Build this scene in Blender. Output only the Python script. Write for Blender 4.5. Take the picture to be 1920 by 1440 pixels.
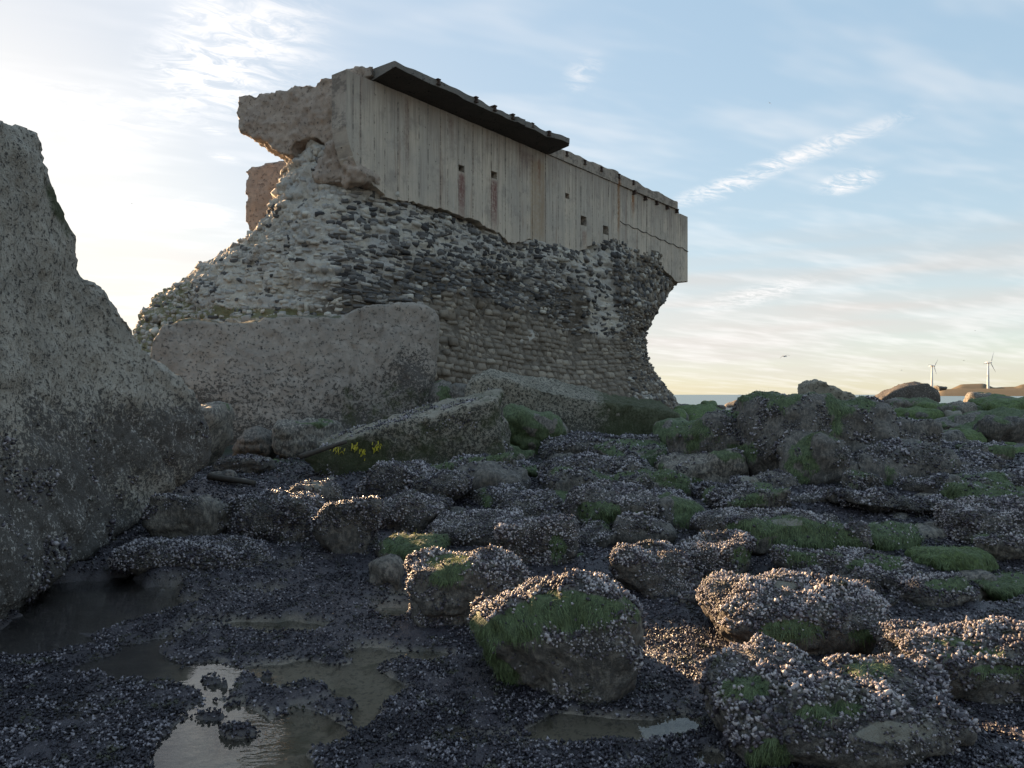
import bpy, math, random
import numpy as np
from mathutils import Vector, Matrix

# ------------------------------------------------------------------ camera, sky, sun, exposure
for o in list(bpy.data.objects):
    bpy.data.objects.remove(o)
SC = bpy.context.scene
COL = SC.collection
EYE, F, CX, HY = 1.6, 1440.0, 960.0, 740.0        # eye height, focal length in photo pixels, centre column, horizon row
cam = bpy.data.cameras.new('camera')
cam.sensor_width = 36.0
cam.lens = 27.0
cam.shift_y = 20.0 / 1920.0
cam.clip_start = 0.05
cam.clip_end = 60000.0
co = bpy.data.objects.new('camera', cam)
co.location = (0, 0, EYE)
co.rotation_euler = (math.radians(90), 0, 0)
COL.objects.link(co)
SC.camera = co

SUN_AZ, SUN_EL = math.radians(-37.5), math.radians(12.8)       # azimuth measured from the view axis, negative to the left
sun_dir = Vector((math.sin(SUN_AZ) * math.cos(SUN_EL), math.cos(SUN_AZ) * math.cos(SUN_EL), math.sin(SUN_EL)))
sl = bpy.data.lights.new('sun', 'SUN')
sl.energy = 3.6
sl.angle = math.radians(0.53)
sl.color = (1.0, 0.67, 0.38)
so = bpy.data.objects.new('sun', sl)
so.rotation_euler = (-sun_dir).to_track_quat('-Z', 'Y').to_euler()
COL.objects.link(so)

SC.view_settings.view_transform = 'Standard'
SC.view_settings.look = 'None'
SC.view_settings.gamma = 1.0
SC.view_settings.exposure = 2.25
SC.view_settings.use_curve_mapping = False
SC.cycles.max_bounces = 5
SC.cycles.diffuse_bounces = 2
SC.cycles.caustics_reflective = False
SC.cycles.caustics_refractive = False


class G:
    """small helper round a node tree"""
    def __init__(self, nt):
        self.nt = nt

    def n(self, typ, ins=None, **props):
        nd = self.nt.nodes.new(typ)
        for k, v in props.items():
            setattr(nd, k, v)
        for k, v in (ins or {}).items():
            self.put(nd.inputs[k], v)
        return nd

    def put(self, sock, v):
        if isinstance(v, bpy.types.NodeSocket):
            self.nt.links.new(v, sock)
        elif isinstance(v, bpy.types.Node):
            self.nt.links.new(v.outputs[0], sock)
        else:
            if sock.type == 'RGBA' and not hasattr(v, '__len__'):
                v = (v, v, v, 1)
            if sock.type == 'RGBA' and len(v) == 3:
                v = (*v, 1)
            sock.default_value = v

    def m(self, op, a, b=None, c=None, clamp=False):
        nd = self.n('ShaderNodeMath', operation=op, use_clamp=clamp)
        for i, v in enumerate((a, b, c)):
            if v is not None:
                self.put(nd.inputs[i], v)
        return nd.outputs[0]

    def vm(self, op, a, b=None):
        nd = self.n('ShaderNodeVectorMath', operation=op)
        self.put(nd.inputs[0], a)
        if b is not None:
            if op == 'SCALE':
                self.put(nd.inputs['Scale'], b)
            else:
                self.put(nd.inputs[1], b)
        return nd.outputs['Value'] if op in ('DOT_PRODUCT', 'LENGTH') else nd.outputs[0]

    def mix(self, f, a, b, blend='MIX'):
        nd = self.n('ShaderNodeMix', data_type='RGBA', blend_type=blend, clamp_factor=True)
        self.put(nd.inputs[0], f)
        self.put(nd.inputs[6], a)
        self.put(nd.inputs[7], b)
        return nd.outputs[2]

    def step(self, v, lo, hi):
        nd = self.n('ShaderNodeMapRange', interpolation_type='SMOOTHSTEP')
        self.put(nd.inputs[0], v)
        self.put(nd.inputs[1], lo)
        self.put(nd.inputs[2], hi)
        return nd.outputs[0]

    def noise(self, vec, scale, detail=4, rough=0.6, dist=0.0):
        nd = self.n('ShaderNodeTexNoise', {'Scale': scale, 'Detail': detail, 'Roughness': rough, 'Distortion': dist})
        self.put(nd.inputs['Vector'], vec)
        return nd.outputs[0]

    def vor(self, vec, scale, feature='F1', rnd=1.0):
        nd = self.n('ShaderNodeTexVoronoi', {'Scale': scale, 'Randomness': rnd}, feature=feature)
        self.put(nd.inputs['Vector'], vec)
        return nd

    def scl(self, vec, s):
        return self.vm('MULTIPLY', vec, s)

    def attr(self, name, out=2):
        return self.n('ShaderNodeAttribute', attribute_name=name).outputs[out]


def pxdir(px, py):
    return Vector(((px - CX) / F, 1.0, (HY - py) / F)).normalized()


SKY_SOFT, SKY_SAT, SKY_STR = 0.21, 2.3, 0.128


def build_world():
    w = bpy.data.worlds.new('World')
    SC.world = w
    w.use_nodes = True
    nt = w.node_tree
    nt.nodes.clear()
    g = G(nt)
    sky = g.n('ShaderNodeTexSky', sky_type='NISHITA', sun_disc=False)
    sky.sun_elevation = SUN_EL
    sky.sun_rotation = SUN_AZ
    sky.altitude = 0.0
    sky.air_density = 1.0
    sky.dust_density = 0.5
    sky.ozone_density = 2.2
    d = g.n('ShaderNodeTexCoord').outputs['Generated']
    sep = g.n('ShaderNodeSeparateXYZ', {0: d})
    dz = g.m('MAXIMUM', sep.outputs[2], 0.0)
    inv = g.m('DIVIDE', 1.0, g.m('ADD', dz, 0.12))
    plane = g.vm('SCALE', d, inv)                                # where the view ray meets the cloud layer
    rot = g.n('ShaderNodeVectorRotate', {'Vector': plane, 'Angle': math.radians(-24)}, rotation_type='Z_AXIS')
    st = g.scl(rot.outputs[0], (1.0, 2.6, 1.0))
    n1 = g.noise(st, 1.5, 3, 0.62)
    n2 = g.noise(g.scl(rot.outputs[0], (1.0, 1.9, 1.0)), 9.0, 4, 0.70, 0.9)
    veil = g.m('MULTIPLY', g.step(n1, 0.42, 0.80), 0.40)

    def lobe(px, py, rx, ry, ang=0.0):
        # an oval patch of cirrus round one direction of the sky
        c = pxdir(px, py)
        r = Vector((c.y, -c.x, 0)).normalized()
        u = r.cross(c)
        a = math.radians(ang)
        e1 = r * math.cos(a) + u * math.sin(a)
        e2 = -r * math.sin(a) + u * math.cos(a)
        fr = Matrix((e1, c, e2)).transposed()
        mp = g.n('ShaderNodeMapping', {'Vector': d, 'Location': tuple(c), 'Rotation': tuple(fr.to_euler('XYZ')), 'Scale': (rx * 1.6 / F, .8, ry * 1.6 / F)}, vector_type='TEXTURE')
        return g.m('SUBTRACT', 1.0, g.step(g.vm('LENGTH', mp.outputs[0]), 0.0, 1.0))
    tot = None
    for px, py, rx, ry, an, k in ((450, 95, 130, 85, 35, 0.85), (380, 140, 75, 50, 0, 0.6), (110, 205, 150, 34, 4, 0.7), (215, 262, 60, 16, 5, 0.4),
                                  (1480, 300, 170, 15, 16, 0.85), (1590, 341, 42, 16, 8, 1.2), (1340, 360, 70, 14, 10, 0.5),
                                  (1090, 140, 36, 22, 45, 0.45), (345, 403, 70, 22, 6, 0.8), (405, 243, 20, 7, 0, 0.9), (418, 295, 22, 6, -6, 0.9),
                                  (1420, 552, 90, 16, 12, 0.6)  , (380, 20, 40, 22, 20, 0.5)):
        tot = g.m('MULTIPLY_ADD', lobe(px, py, rx, ry, an), k, tot if tot is not None else 0.0)
    cir = g.m('MULTIPLY', tot, g.step(n2, 0.36, 0.66))
    # low bands of stratus all round the horizon
    lowz = g.m('MULTIPLY', g.step(dz, 0.0, 0.05), g.m('SUBTRACT', 1.0, g.step(dz, 0.10, 0.24)))
    nb = g.noise(g.scl(d, (2.2, 2.2, 26.0)), 1.0, 2, 0.55)
    band = g.m('MULTIPLY', g.m('MULTIPLY', lowz, g.step(nb, 0.30, 0.70)), 0.85)
    cov = g.m('ADD', veil, cir, clamp=True)
    # gamma flattens the sky's range, lifting ambient light against the glow near the sun
    soft = g.n('ShaderNodeGamma', {'Color': sky.outputs[0], 'Gamma': SKY_SOFT})
    hsv = g.n('ShaderNodeHueSaturation', {'Saturation': SKY_SAT, 'Value': 1.0, 'Color': soft.outputs[0]})
    base = hsv.outputs[0]
    lum = g.vm('DOT_PRODUCT', base, (0.25, 0.55, 0.2))
    bc = g.vm('SCALE', g.n('ShaderNodeCombineXYZ', {0: 1.02, 1: 0.95, 2: 0.90}).outputs[0], g.m('MULTIPLY', lum, 0.97))
    base = g.mix(band, base, bc)
    # cirrus: paler and brighter than the sky behind it
    cl = g.vm('ADD', g.vm('SCALE', g.n('ShaderNodeCombineXYZ', {0: 1.0, 1: 0.98, 2: 0.97}).outputs[0], g.m('MULTIPLY', lum, 1.08)), (0.62, 0.59, 0.58))
    col = g.mix(cov, base, cl)
    bg = g.n('ShaderNodeBackground', {'Color': col, 'Strength': SKY_STR})
    w.cycles.sampling_method = 'MANUAL'
    w.cycles.sample_map_resolution = 512
    out = g.n('ShaderNodeOutputWorld', {'Surface': bg.outputs[0]})


build_world()

# ------------------------------------------------------------------ numeric helpers
def P(px, py, Y):
    return np.array(((px - CX) / F * Y, Y, EYE - (py - HY) / F * Y))


def proj(v):
    Y = np.maximum(v[:, 1], 0.05)
    return CX + F * v[:, 0] / Y, HY + F * (EYE - v[:, 2]) / Y


def _h(ix, iy, iz, s):
    h = (ix * 374761393 + iy * 668265263 + iz * 2147483647 + s * 974634777) & 0xFFFFFFFF
    h = ((h ^ (h >> 13)) * 1274126177) & 0xFFFFFFFF
    h = ((h ^ (h >> 16)) * 2246822519) & 0xFFFFFFFF
    return ((h ^ (h >> 15)) & 0xFFFFFF) / float(0xFFFFFF)


def vnoise(p, s=0):
    f = np.floor(p)
    i = f.astype(np.int64)
    t = p - f
    t = t * t * (3 - 2 * t)
    x, y, z = i[:, 0], i[:, 1], i[:, 2]
    tx, ty, tz = t[:, 0], t[:, 1], t[:, 2]
    def L(dx, dy, dz):
        return _h(x + dx, y + dy, z + dz, s)
    a = L(0, 0, 0) * (1 - tx) + L(1, 0, 0) * tx
    b = L(0, 1, 0) * (1 - tx) + L(1, 1, 0) * tx
    c = L(0, 0, 1) * (1 - tx) + L(1, 0, 1) * tx
    d = L(0, 1, 1) * (1 - tx) + L(1, 1, 1) * tx
    return ((a * (1 - ty) + b * ty) * (1 - tz) + (c * (1 - ty) + d * ty) * tz) * 2 - 1


def fbm(p, freq=1.0, oct=4, s=0, gain=0.5):
    r = np.zeros(len(p))
    a = 1.0
    for k in range(oct):
        r += a * vnoise(p * freq + 17.3 * k, s + k)
        freq *= 2.03
        a *= gain
    return r


def sstep(x, a, b):
    t = np.clip((x - a) / (b - a), 0, 1)
    return t * t * (3 - 2 * t)


def make_mesh(name, V, faces, mat=None, smooth=True, attrs=None):
    me = bpy.data.meshes.new(name)
    V = np.asarray(V, dtype=np.float32)
    if isinstance(faces, np.ndarray):
        k = faces.shape[1]
        me.vertices.add(len(V))
        me.vertices.foreach_set('co', V.ravel())
        nf = len(faces)
        me.loops.add(nf * k)
        me.loops.foreach_set('vertex_index', faces.astype(np.int32).ravel())
        me.polygons.add(nf)
        me.polygons.foreach_set('loop_start', np.arange(0, nf * k, k, dtype=np.int32))
        me.update(calc_edges=True)
    else:
        me.from_pydata(V.tolist(), [], faces)
    me.validate()
    if smooth:
        me.polygons.foreach_set('use_smooth', np.ones(len(me.polygons), dtype=bool))
    for k, a in (attrs or {}).items():
        at = me.attributes.new(k, 'FLOAT', 'POINT')
        at.data.foreach_set('value', np.asarray(a, dtype=np.float32))
    if mat:
        me.materials.append(mat)
    me.update()
    return me


def obj(name, me, parent=None, loc=None):
    o = bpy.data.objects.new(name, me)
    COL.objects.link(o)
    if parent is not None:
        o.parent = parent
    if loc is not None:
        o.location = loc
    return o


def tag(o, label=None, cat=None, group=None, kind=None):
    if label:
        o['label'] = label
    if cat:
        o['category'] = cat
    if group:
        o['group'] = group
    if kind:
        o['kind'] = kind
    return o


def normals(V, Fq):
    a = V[Fq[:, 2]] - V[Fq[:, 0]]
    b = V[Fq[:, 3 if Fq.shape[1] == 4 else 1]] - V[Fq[:, 1 if Fq.shape[1] == 4 else 0]]
    n = np.cross(a, b) if Fq.shape[1] == 4 else np.cross(V[Fq[:, 1]] - V[Fq[:, 0]], V[Fq[:, 2]] - V[Fq[:, 0]])
    r = np.zeros_like(V)
    for k in range(Fq.shape[1]):
        np.add.at(r, Fq[:, k], n)
    return r / np.maximum(np.linalg.norm(r, axis=1, keepdims=True), 1e-9)


_cs = {}
def cube_sphere(N):
    if N in _cs:
        return _cs[N]
    t = np.tan(np.linspace(-math.pi / 4, math.pi / 4, N + 1))
    idx, V, Fc = {}, [], []
    def vid(p):
        k = tuple(np.round(p, 6))
        if k not in idx:
            idx[k] = len(V)
            V.append(p)
        return idx[k]
    for ax in range(3):
        for sg in (-1, 1):
            u, v = (ax + 1) % 3, (ax + 2) % 3
            gr = [[0] * (N + 1) for _ in range(N + 1)]
            for i in range(N + 1):
                for j in range(N + 1):
                    p = np.zeros(3)
                    p[ax] = sg
                    p[u] = t[i]
                    p[v] = t[j]
                    gr[i][j] = vid(p)
            for i in range(N):
                for j in range(N):
                    q = [gr[i][j], gr[i + 1][j], gr[i + 1][j + 1], gr[i][j + 1]]
                    Fc.append(q if sg > 0 else q[::-1])
    V = np.array(V)
    V /= np.linalg.norm(V, axis=1, keepdims=True)
    _cs[N] = (V, np.array(Fc))
    return _cs[N]


def rot_m(rx=0, ry=0, rz=0):
    m = Matrix.Rotation(rz, 3, 'Z') @ Matrix.Rotation(ry, 3, 'Y') @ Matrix.Rotation(rx, 3, 'X')
    return np.array(m)


def rock_geo(half, N, seed, p=9, cuts=9, jitter=0.12):
    """a worn block: the soft intersection of many half-spaces, seen from its middle"""
    rg = np.random.RandomState(seed)
    D, Fc = cube_sphere(N)
    ns, ds = [], []
    for ax in range(3):
        for sg in (-1, 1):
            n = rg.normal(0, jitter, 3)
            n[ax] = sg
            n /= np.linalg.norm(n)
            ns.append(n)
            ds.append(rg.uniform(0.86, 1.0))
    for _ in range(cuts):
        n = rg.normal(0, 1, 3)
        n /= np.linalg.norm(n)
        ns.append(n)
        ds.append(rg.uniform(0.98, 1.28))
    ns, ds = np.array(ns), np.array(ds)
    q = np.maximum(D @ ns.T, 0) / ds
    r = (q ** p).sum(1) ** (-1.0 / p)
    V = D * r[:, None] * np.array(half)
    return V, Fc


def remesh(V, faces, vox, smooth=2):
    me = bpy.data.meshes.new('tmp')
    me.from_pydata(np.asarray(V).tolist(), [], faces)
    o = bpy.data.objects.new('tmp', me)
    COL.objects.link(o)
    md = o.modifiers.new('r', 'REMESH')
    md.mode = 'VOXEL'
    md.voxel_size = vox
    if smooth:
        ms = o.modifiers.new('s', 'SMOOTH')
        ms.iterations = smooth
        ms.factor = 0.6
    bpy.context.view_layer.update()
    dg = bpy.context.evaluated_depsgraph_get()
    ev = o.evaluated_get(dg).to_mesh()
    n = len(ev.vertices)
    R = np.zeros(n * 3, dtype=np.float32)
    ev.vertices.foreach_get('co', R)
    k = len(ev.loops)
    li = np.zeros(k, dtype=np.int32)
    ev.loops.foreach_get('vertex_index', li)
    lt = np.zeros(len(ev.polygons), dtype=np.int32)
    ev.polygons.foreach_get('loop_total', lt)
    assert (lt == 4).all()
    o.evaluated_get(dg).to_mesh_clear()
    bpy.data.objects.remove(o)
    bpy.data.meshes.remove(me)
    return R.reshape(-1, 3).astype(float), li.reshape(-1, 4)


def prism(front, back):
    """closed solid between two outlines with the same number of points (front one nearer)"""
    n = len(front)
    V = np.vstack([front, back])
    Fc = [list(range(n))[::-1], list(range(n, 2 * n))]
    for i in range(n):
        j = (i + 1) % n
        Fc.append([i, j, n + j, n + i])
    return V, Fc


def crust(V, Fq, amp, freq, seed, fine=0.0, ffreq=8.0):
    n = normals(V, Fq)
    d = amp * fbm(V, freq, 4, seed)
    if fine:
        d = d + fine * fbm(V, ffreq, 3, seed + 50)
    return V + n * d[:, None]


# ------------------------------------------------------------------ materials
def new_mat(name):
    m = bpy.data.materials.new(name)
    m.use_nodes = True
    m.node_tree.nodes.clear()
    return m, G(m.node_tree)


def finish(g, col, rough=0.85, bump=None, bstr=0.5, bdist=0.02, spec=0.35, rsock=None):
    pb = g.n('ShaderNodeBsdfPrincipled', {'Base Color': col, 'Roughness': rough})
    pb.inputs['Specular IOR Level'].default_value = spec
    if bump is not None:
        b = g.n('ShaderNodeBump', {'Height': bump, 'Strength': bstr, 'Distance': bdist})
        g.put(pb.inputs['Normal'], b.outputs[0])
    g.n('ShaderNodeOutputMaterial', {'Surface': pb.outputs[0]})


def pos(g):
    return g.n('ShaderNodeNewGeometry').outputs['Position']


def mat_aggregate(name, c1, c2, dark, speck, fs=14.0, pit=0.52, spk=0.60, lich=(0.09, 0.10, 0.035)):
    """weathered sea-worn concrete or rock: blotches, black pits, pale barnacles, the tidal zone of black growth, green algae where noted"""
    m, g = new_mat(name)
    p = pos(g)
    big = g.noise(p, 0.9, 5, 0.6)
    mid = g.noise(p, 5.0, 5, 0.65)
    fine = g.noise(p, fs, 5, 0.7)
    ff = g.noise(p, fs * 3.1, 3, 0.7)
    col = g.mix(g.step(big, 0.35, 0.65), c1, c2)
    col = g.mix(g.m('MULTIPLY', g.step(mid, 0.45, 0.7), 0.35), col, tuple(x * 1.5 for x in c1))
    zone = g.attr('zone')
    th = g.m('ADD', pit, g.m('MULTIPLY', zone, -0.16))
    pits = g.step(g.m('ADD', g.m('MULTIPLY', fine, 0.65), g.m('MULTIPLY', ff, 0.35)), th, g.m('ADD', th, 0.05))
    col = g.mix(g.m('MULTIPLY', pits, 0.85), col, dark)
    barn = g.m('MULTIPLY', g.step(g.noise(p, fs * 1.25, 4, 0.72), spk, spk + 0.08), g.step(mid, 0.40, 0.58))
    col = g.mix(g.m('MULTIPLY', barn, g.m('ADD', 0.30, g.m('MULTIPLY', zone, 0.65))), col, speck)
    al = g.attr('algae')
    am = g.step(g.m('ADD', al, g.m('MULTIPLY', g.m('SUBTRACT', mid, 0.5), 0.9)), 0.35, 0.65)
    col = g.mix(g.m('MULTIPLY', am, 0.85), col, g.mix(ff, lich, tuple(x * 0.35 for x in lich)))
    h = g.m('ADD', g.m('MULTIPLY', fine, 0.7), g.m('ADD', g.m('MULTIPLY', ff, 0.5), g.m('MULTIPLY', pits, -0.5)))
    finish(g, col, 0.85, h, 0.9, 0.05, 0.3)
    return m


def mat_boulder(name='tidal_boulder_rock', base=(0.33, 0.285, 0.235), alg=(0.115, 0.155, 0.064)):
    m, g = new_mat(name)
    p = pos(g)
    mid = g.noise(p, 6.0, 5, 0.65)
    fine = g.noise(g.scl(p, (1, 1, 0.55)), 28.0, 5, 0.7)
    ff = g.noise(p, 90.0, 3, 0.7)
    v = g.vor(p, 55.0)
    col = g.mix(g.step(mid, 0.38, 0.62), tuple(x * 0.55 for x in base), base)
    dk = g.step(g.m('ADD', g.m('MULTIPLY', fine, 0.6), g.m('MULTIPLY', mid, 0.4)), g.m('SUBTRACT', 0.43, g.m('MULTIPLY', g.attr('grown'), 0.06)), 0.56)
    mus = g.attr('mussel')
    dkm = g.m('MULTIPLY', dk, g.m('ADD', 0.88, g.m('MULTIPLY', mus, 0.12)))
    col = g.mix(dkm, col, g.mix(ff, (0.024, 0.023, 0.022), (0.100, 0.090, 0.082)))
    cell = g.n('ShaderNodeSeparateColor', {0: v.outputs['Color']}).outputs[0]
    sp = g.m('MULTIPLY', g.step(cell, 0.62, 0.70), g.m('SUBTRACT', 1.0, g.step(v.outputs['Distance'], 0.25, 0.5)))
    col = g.mix(g.m('MULTIPLY', sp, g.m('ADD', 0.12, g.m('MULTIPLY', mus, 0.5))), col, (0.22, 0.20, 0.21))
    al = g.attr('algae')
    am = g.step(g.m('ADD', al, g.m('ADD', g.m('MULTIPLY', g.m('SUBTRACT', mid, 0.5), 1.1), g.m('MULTIPLY', g.m('SUBTRACT', fine, 0.5), 0.8))), 0.35, 0.65)
    bare = g.attr('bare')
    col = g.mix(g.m('MULTIPLY', am, 0.92), col, g.mix(g.step(fine, 0.35, 0.65), alg, tuple(x * 0.4 for x in alg)))
    col = g.mix(g.step(g.m('ADD', bare, g.m('MULTIPLY', g.m('SUBTRACT', fine, 0.5), 0.3)), 0.4, 0.6), col,
                g.mix(fine, (0.30, 0.27, 0.22), (0.17, 0.155, 0.12)))
    h = g.m('ADD', fine, g.m('MULTIPLY', ff, 0.5))
    h = g.m('ADD', h, g.m('MULTIPLY', g.m('SUBTRACT', 0.5, v.outputs['Distance']), g.m('ADD', 0.1, mus)))
    finish(g, col, 0.72, h, 0.9, 0.02, 0.4)
    return m


def mat_mussel(name, dark, mid, pale, rough=0.5):
    m, g = new_mat(name)
    p = pos(g)
    t = g.attr('tone')
    ff = g.noise(p, 220.0, 3, 0.7)
    t2 = g.m('FRACT', g.m('ADD', t, g.n('ShaderNodeObjectInfo').outputs['Random']))
    t2 = g.m('MULTIPLY', t2, g.m('ADD', 0.35, g.step(g.noise(p, 4.0, 4, 0.7), 0.34, 0.62)))
    col = g.mix(g.step(t2, 0.15, 0.75), dark, mid)
    olive = g.m('MULTIPLY', g.step(g.noise(p, 7.0, 4, 0.7), 0.54, 0.66), 0.75)
    col = g.mix(olive, col, g.mix(ff, (0.030, 0.034, 0.016), (0.120, 0.112, 0.052)))
    barn = g.step(g.m('ADD', g.m('MULTIPLY', t2, 0.45), g.m('MULTIPLY', ff, 0.6)), 0.52, 0.68)
    col = g.mix(barn, col, pale)
    finish(g, col, rough, ff, 0.6, 0.004, 0.5)
    return m


def mat_plain(name, col, rough=0.8, ns=6.0, var=0.5, bump=0.4, bd=0.02, spec=0.3):
    m, g = new_mat(name)
    p = pos(g)
    n = g.noise(p, ns, 5, 0.65)
    c = g.mix(n, tuple(x * (1 - var) for x in col), tuple(min(1, x * (1 + var)) for x in col))
    finish(g, c, rough, n, bump, bd, spec)
    return m


def mat_algae():
    m, g = new_mat('green_weed')
    t = g.attr('tone')
    p = pos(g)
    n = g.noise(p, 9.0, 3, 0.6)
    col = g.mix(t, (0.062, 0.090, 0.040), (0.200, 0.265, 0.115))
    col = g.mix(g.step(n, 0.58, 0.75), col, (0.115, 0.125, 0.045))
    pb = g.n('ShaderNodeBsdfPrincipled', {'Base Color': col, 'Roughness': 0.55})
    tr = g.n('ShaderNodeBsdfTranslucent', {'Color': g.mix(0.5, col, (0.30, 0.32, 0.03))})
    mx = g.n('ShaderNodeMixShader', {0: 0.25, 1: pb.outputs[0], 2: tr.outputs[0]})
    g.n('ShaderNodeOutputMaterial', {'Surface': mx.outputs[0]})
    return m


M = {}
M['left'] = mat_aggregate('barnacled_concrete', (0.450, 0.400, 0.330), (0.350, 0.312, 0.258), (0.060, 0.054, 0.052), (0.62, 0.58, 0.53), fs=24.0, pit=0.530, spk=0.54, lich=(0.075, 0.10, 0.03))
M['slab'] = mat_aggregate('brown_sea_concrete', (0.360, 0.308, 0.258), (0.290, 0.250, 0.212), (0.066, 0.058, 0.052), (0.48, 0.43, 0.37), fs=15.0, pit=0.55, spk=0.62)
M['end'] = mat_aggregate('broken_concrete', (0.430, 0.335, 0.262), (0.350, 0.280, 0.228), (0.125, 0.100, 0.084), (0.52, 0.46, 0.39), fs=13.0, pit=0.555, spk=0.60)
M['log'] = mat_aggregate('weedy_concrete', (0.380, 0.335, 0.265), (0.270, 0.245, 0.190), (0.045, 0.044, 0.036), (0.46, 0.43, 0.38), fs=22.0, pit=0.54, spk=0.60, lich=(0.100, 0.115, 0.050))
M['boulder'] = mat_boulder()
M['boulder_tan'] = mat_boulder('tidal_boulder_tan_rock', (0.42, 0.365, 0.295))
M['boulder_green'] = mat_boulder('weedy_boulder_rock', (0.22, 0.205, 0.165), (0.135, 0.190, 0.060))
M['mussel'] = mat_mussel('mussel_shell', (0.045, 0.036, 0.044), (0.240, 0.200, 0.218), (0.46, 0.41, 0.40))
M['mussel_dark'] = mat_mussel('dark_mussel_shell', (0.034, 0.028, 0.036), (0.135, 0.113, 0.134), (0.40, 0.36, 0.365), 0.42)
M['mussel_bed'] = mat_mussel('mussel_bed_shell', (0.022, 0.018, 0.025), (0.090, 0.074, 0.092), (0.32, 0.285, 0.30), 0.42)
M['algae'] = mat_algae()

# ------------------------------------------------------------------ terrain, sea, pools
RAMP_Y = [0, 4.6, 6.0, 7.5, 9, 12, 16, 22, 30, 42, 47, 54, 70, 200]
RAMP_Z = [0, 0.0, 0.05, 0.15, 0.26, 0.40, 0.52, 0.66, 0.78, 0.80, 0.5, -0.4, -3, -3]
POOLS = [(150, 1130, 210, 60, .05), (60, 1200, 160, 40, .03), (400, 1275, 75, 45, .07), (420, 1390, 150, 90, .07), (545, 1268, 110, 36, .05), (570, 1370, 110, 60, .05),
         (680, 1310, 58, 85, .045), (530, 1178, 125, 17, .045), (1160, 1366, 150, 30, .05), (1258, 1366, 75, 28, .06), (1330, 1425, 42, 24, .06),
         (800, 1232, 55, 17, .04), (1890, 1120, 45, 18, .08), (740, 1150, 45, 20, .035), (260, 1240, 110, 45, .035), (130, 1330, 120, 40, .022),
         (490, 1440, 160, 50, .06), (1190, 1425, 60, 14, .02), (960, 1385, 60, 16, .02)]
ISLES = [(398, 1278, 34, 10), (420, 1288, 16, 5), (445, 1374, 50, 14), (395, 1345, 48, 12), (500, 1270, 20, 7), (548, 1300, 62, 20), (640, 1325, 45, 12), (525, 1325, 22, 9)]


def ground_z(x, y, fine=True):
    p = np.stack([x, y, np.zeros_like(x)], 1)
    base = np.interp(y, RAMP_Y, RAMP_Z)
    base = base + 0.12 * sstep(x, 1.0, 5.0) * sstep(y, 5, 9) * (1 - sstep(y, 40, 48))
    far = sstep(y, 6, 12)
    z = base + 0.017 + (0.010 + 0.07 * far) * fbm(p, 0.9, 3, 3) + (0.010 + 0.02 * far) * fbm(p, 3.1, 3, 7) + .007 * fbm(p, 9, 2, 8)
    px = CX + F * x / np.maximum(y, .3)
    py = HY + F * EYE / np.maximum(y, .3)
    wob = 1 + 0.35 * fbm(p, 1.4, 2, 20) + 0.55 * fbm(p, 3.6, 4, 21)
    dip = np.zeros_like(x)
    for cx, cy, rx, ry, dd in POOLS:
        q = np.sqrt(((px - cx) / rx) ** 2 + ((py - cy) / ry) ** 2) * wob
        dip = np.maximum(dip, dd * (1 - sstep(q, 0.55, 1.2)))
    isl = np.zeros_like(x)
    for cx, cy, rx, ry in ISLES:
        q = np.sqrt(((px - cx) / rx) ** 2 + ((py - cy) / ry) ** 2) * wob
        isl = np.maximum(isl, 1 - sstep(q, 0.55, 1.2))
    k = dip / 0.05
    kk = np.clip(k, 0, 1) * (1 - isl) * (y > 2.2)
    z = z * (1 - kk) + (-dip - 0.004 + 0.010 * fbm(p, 4, 3, 30)) * kk
    return z, kk


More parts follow.
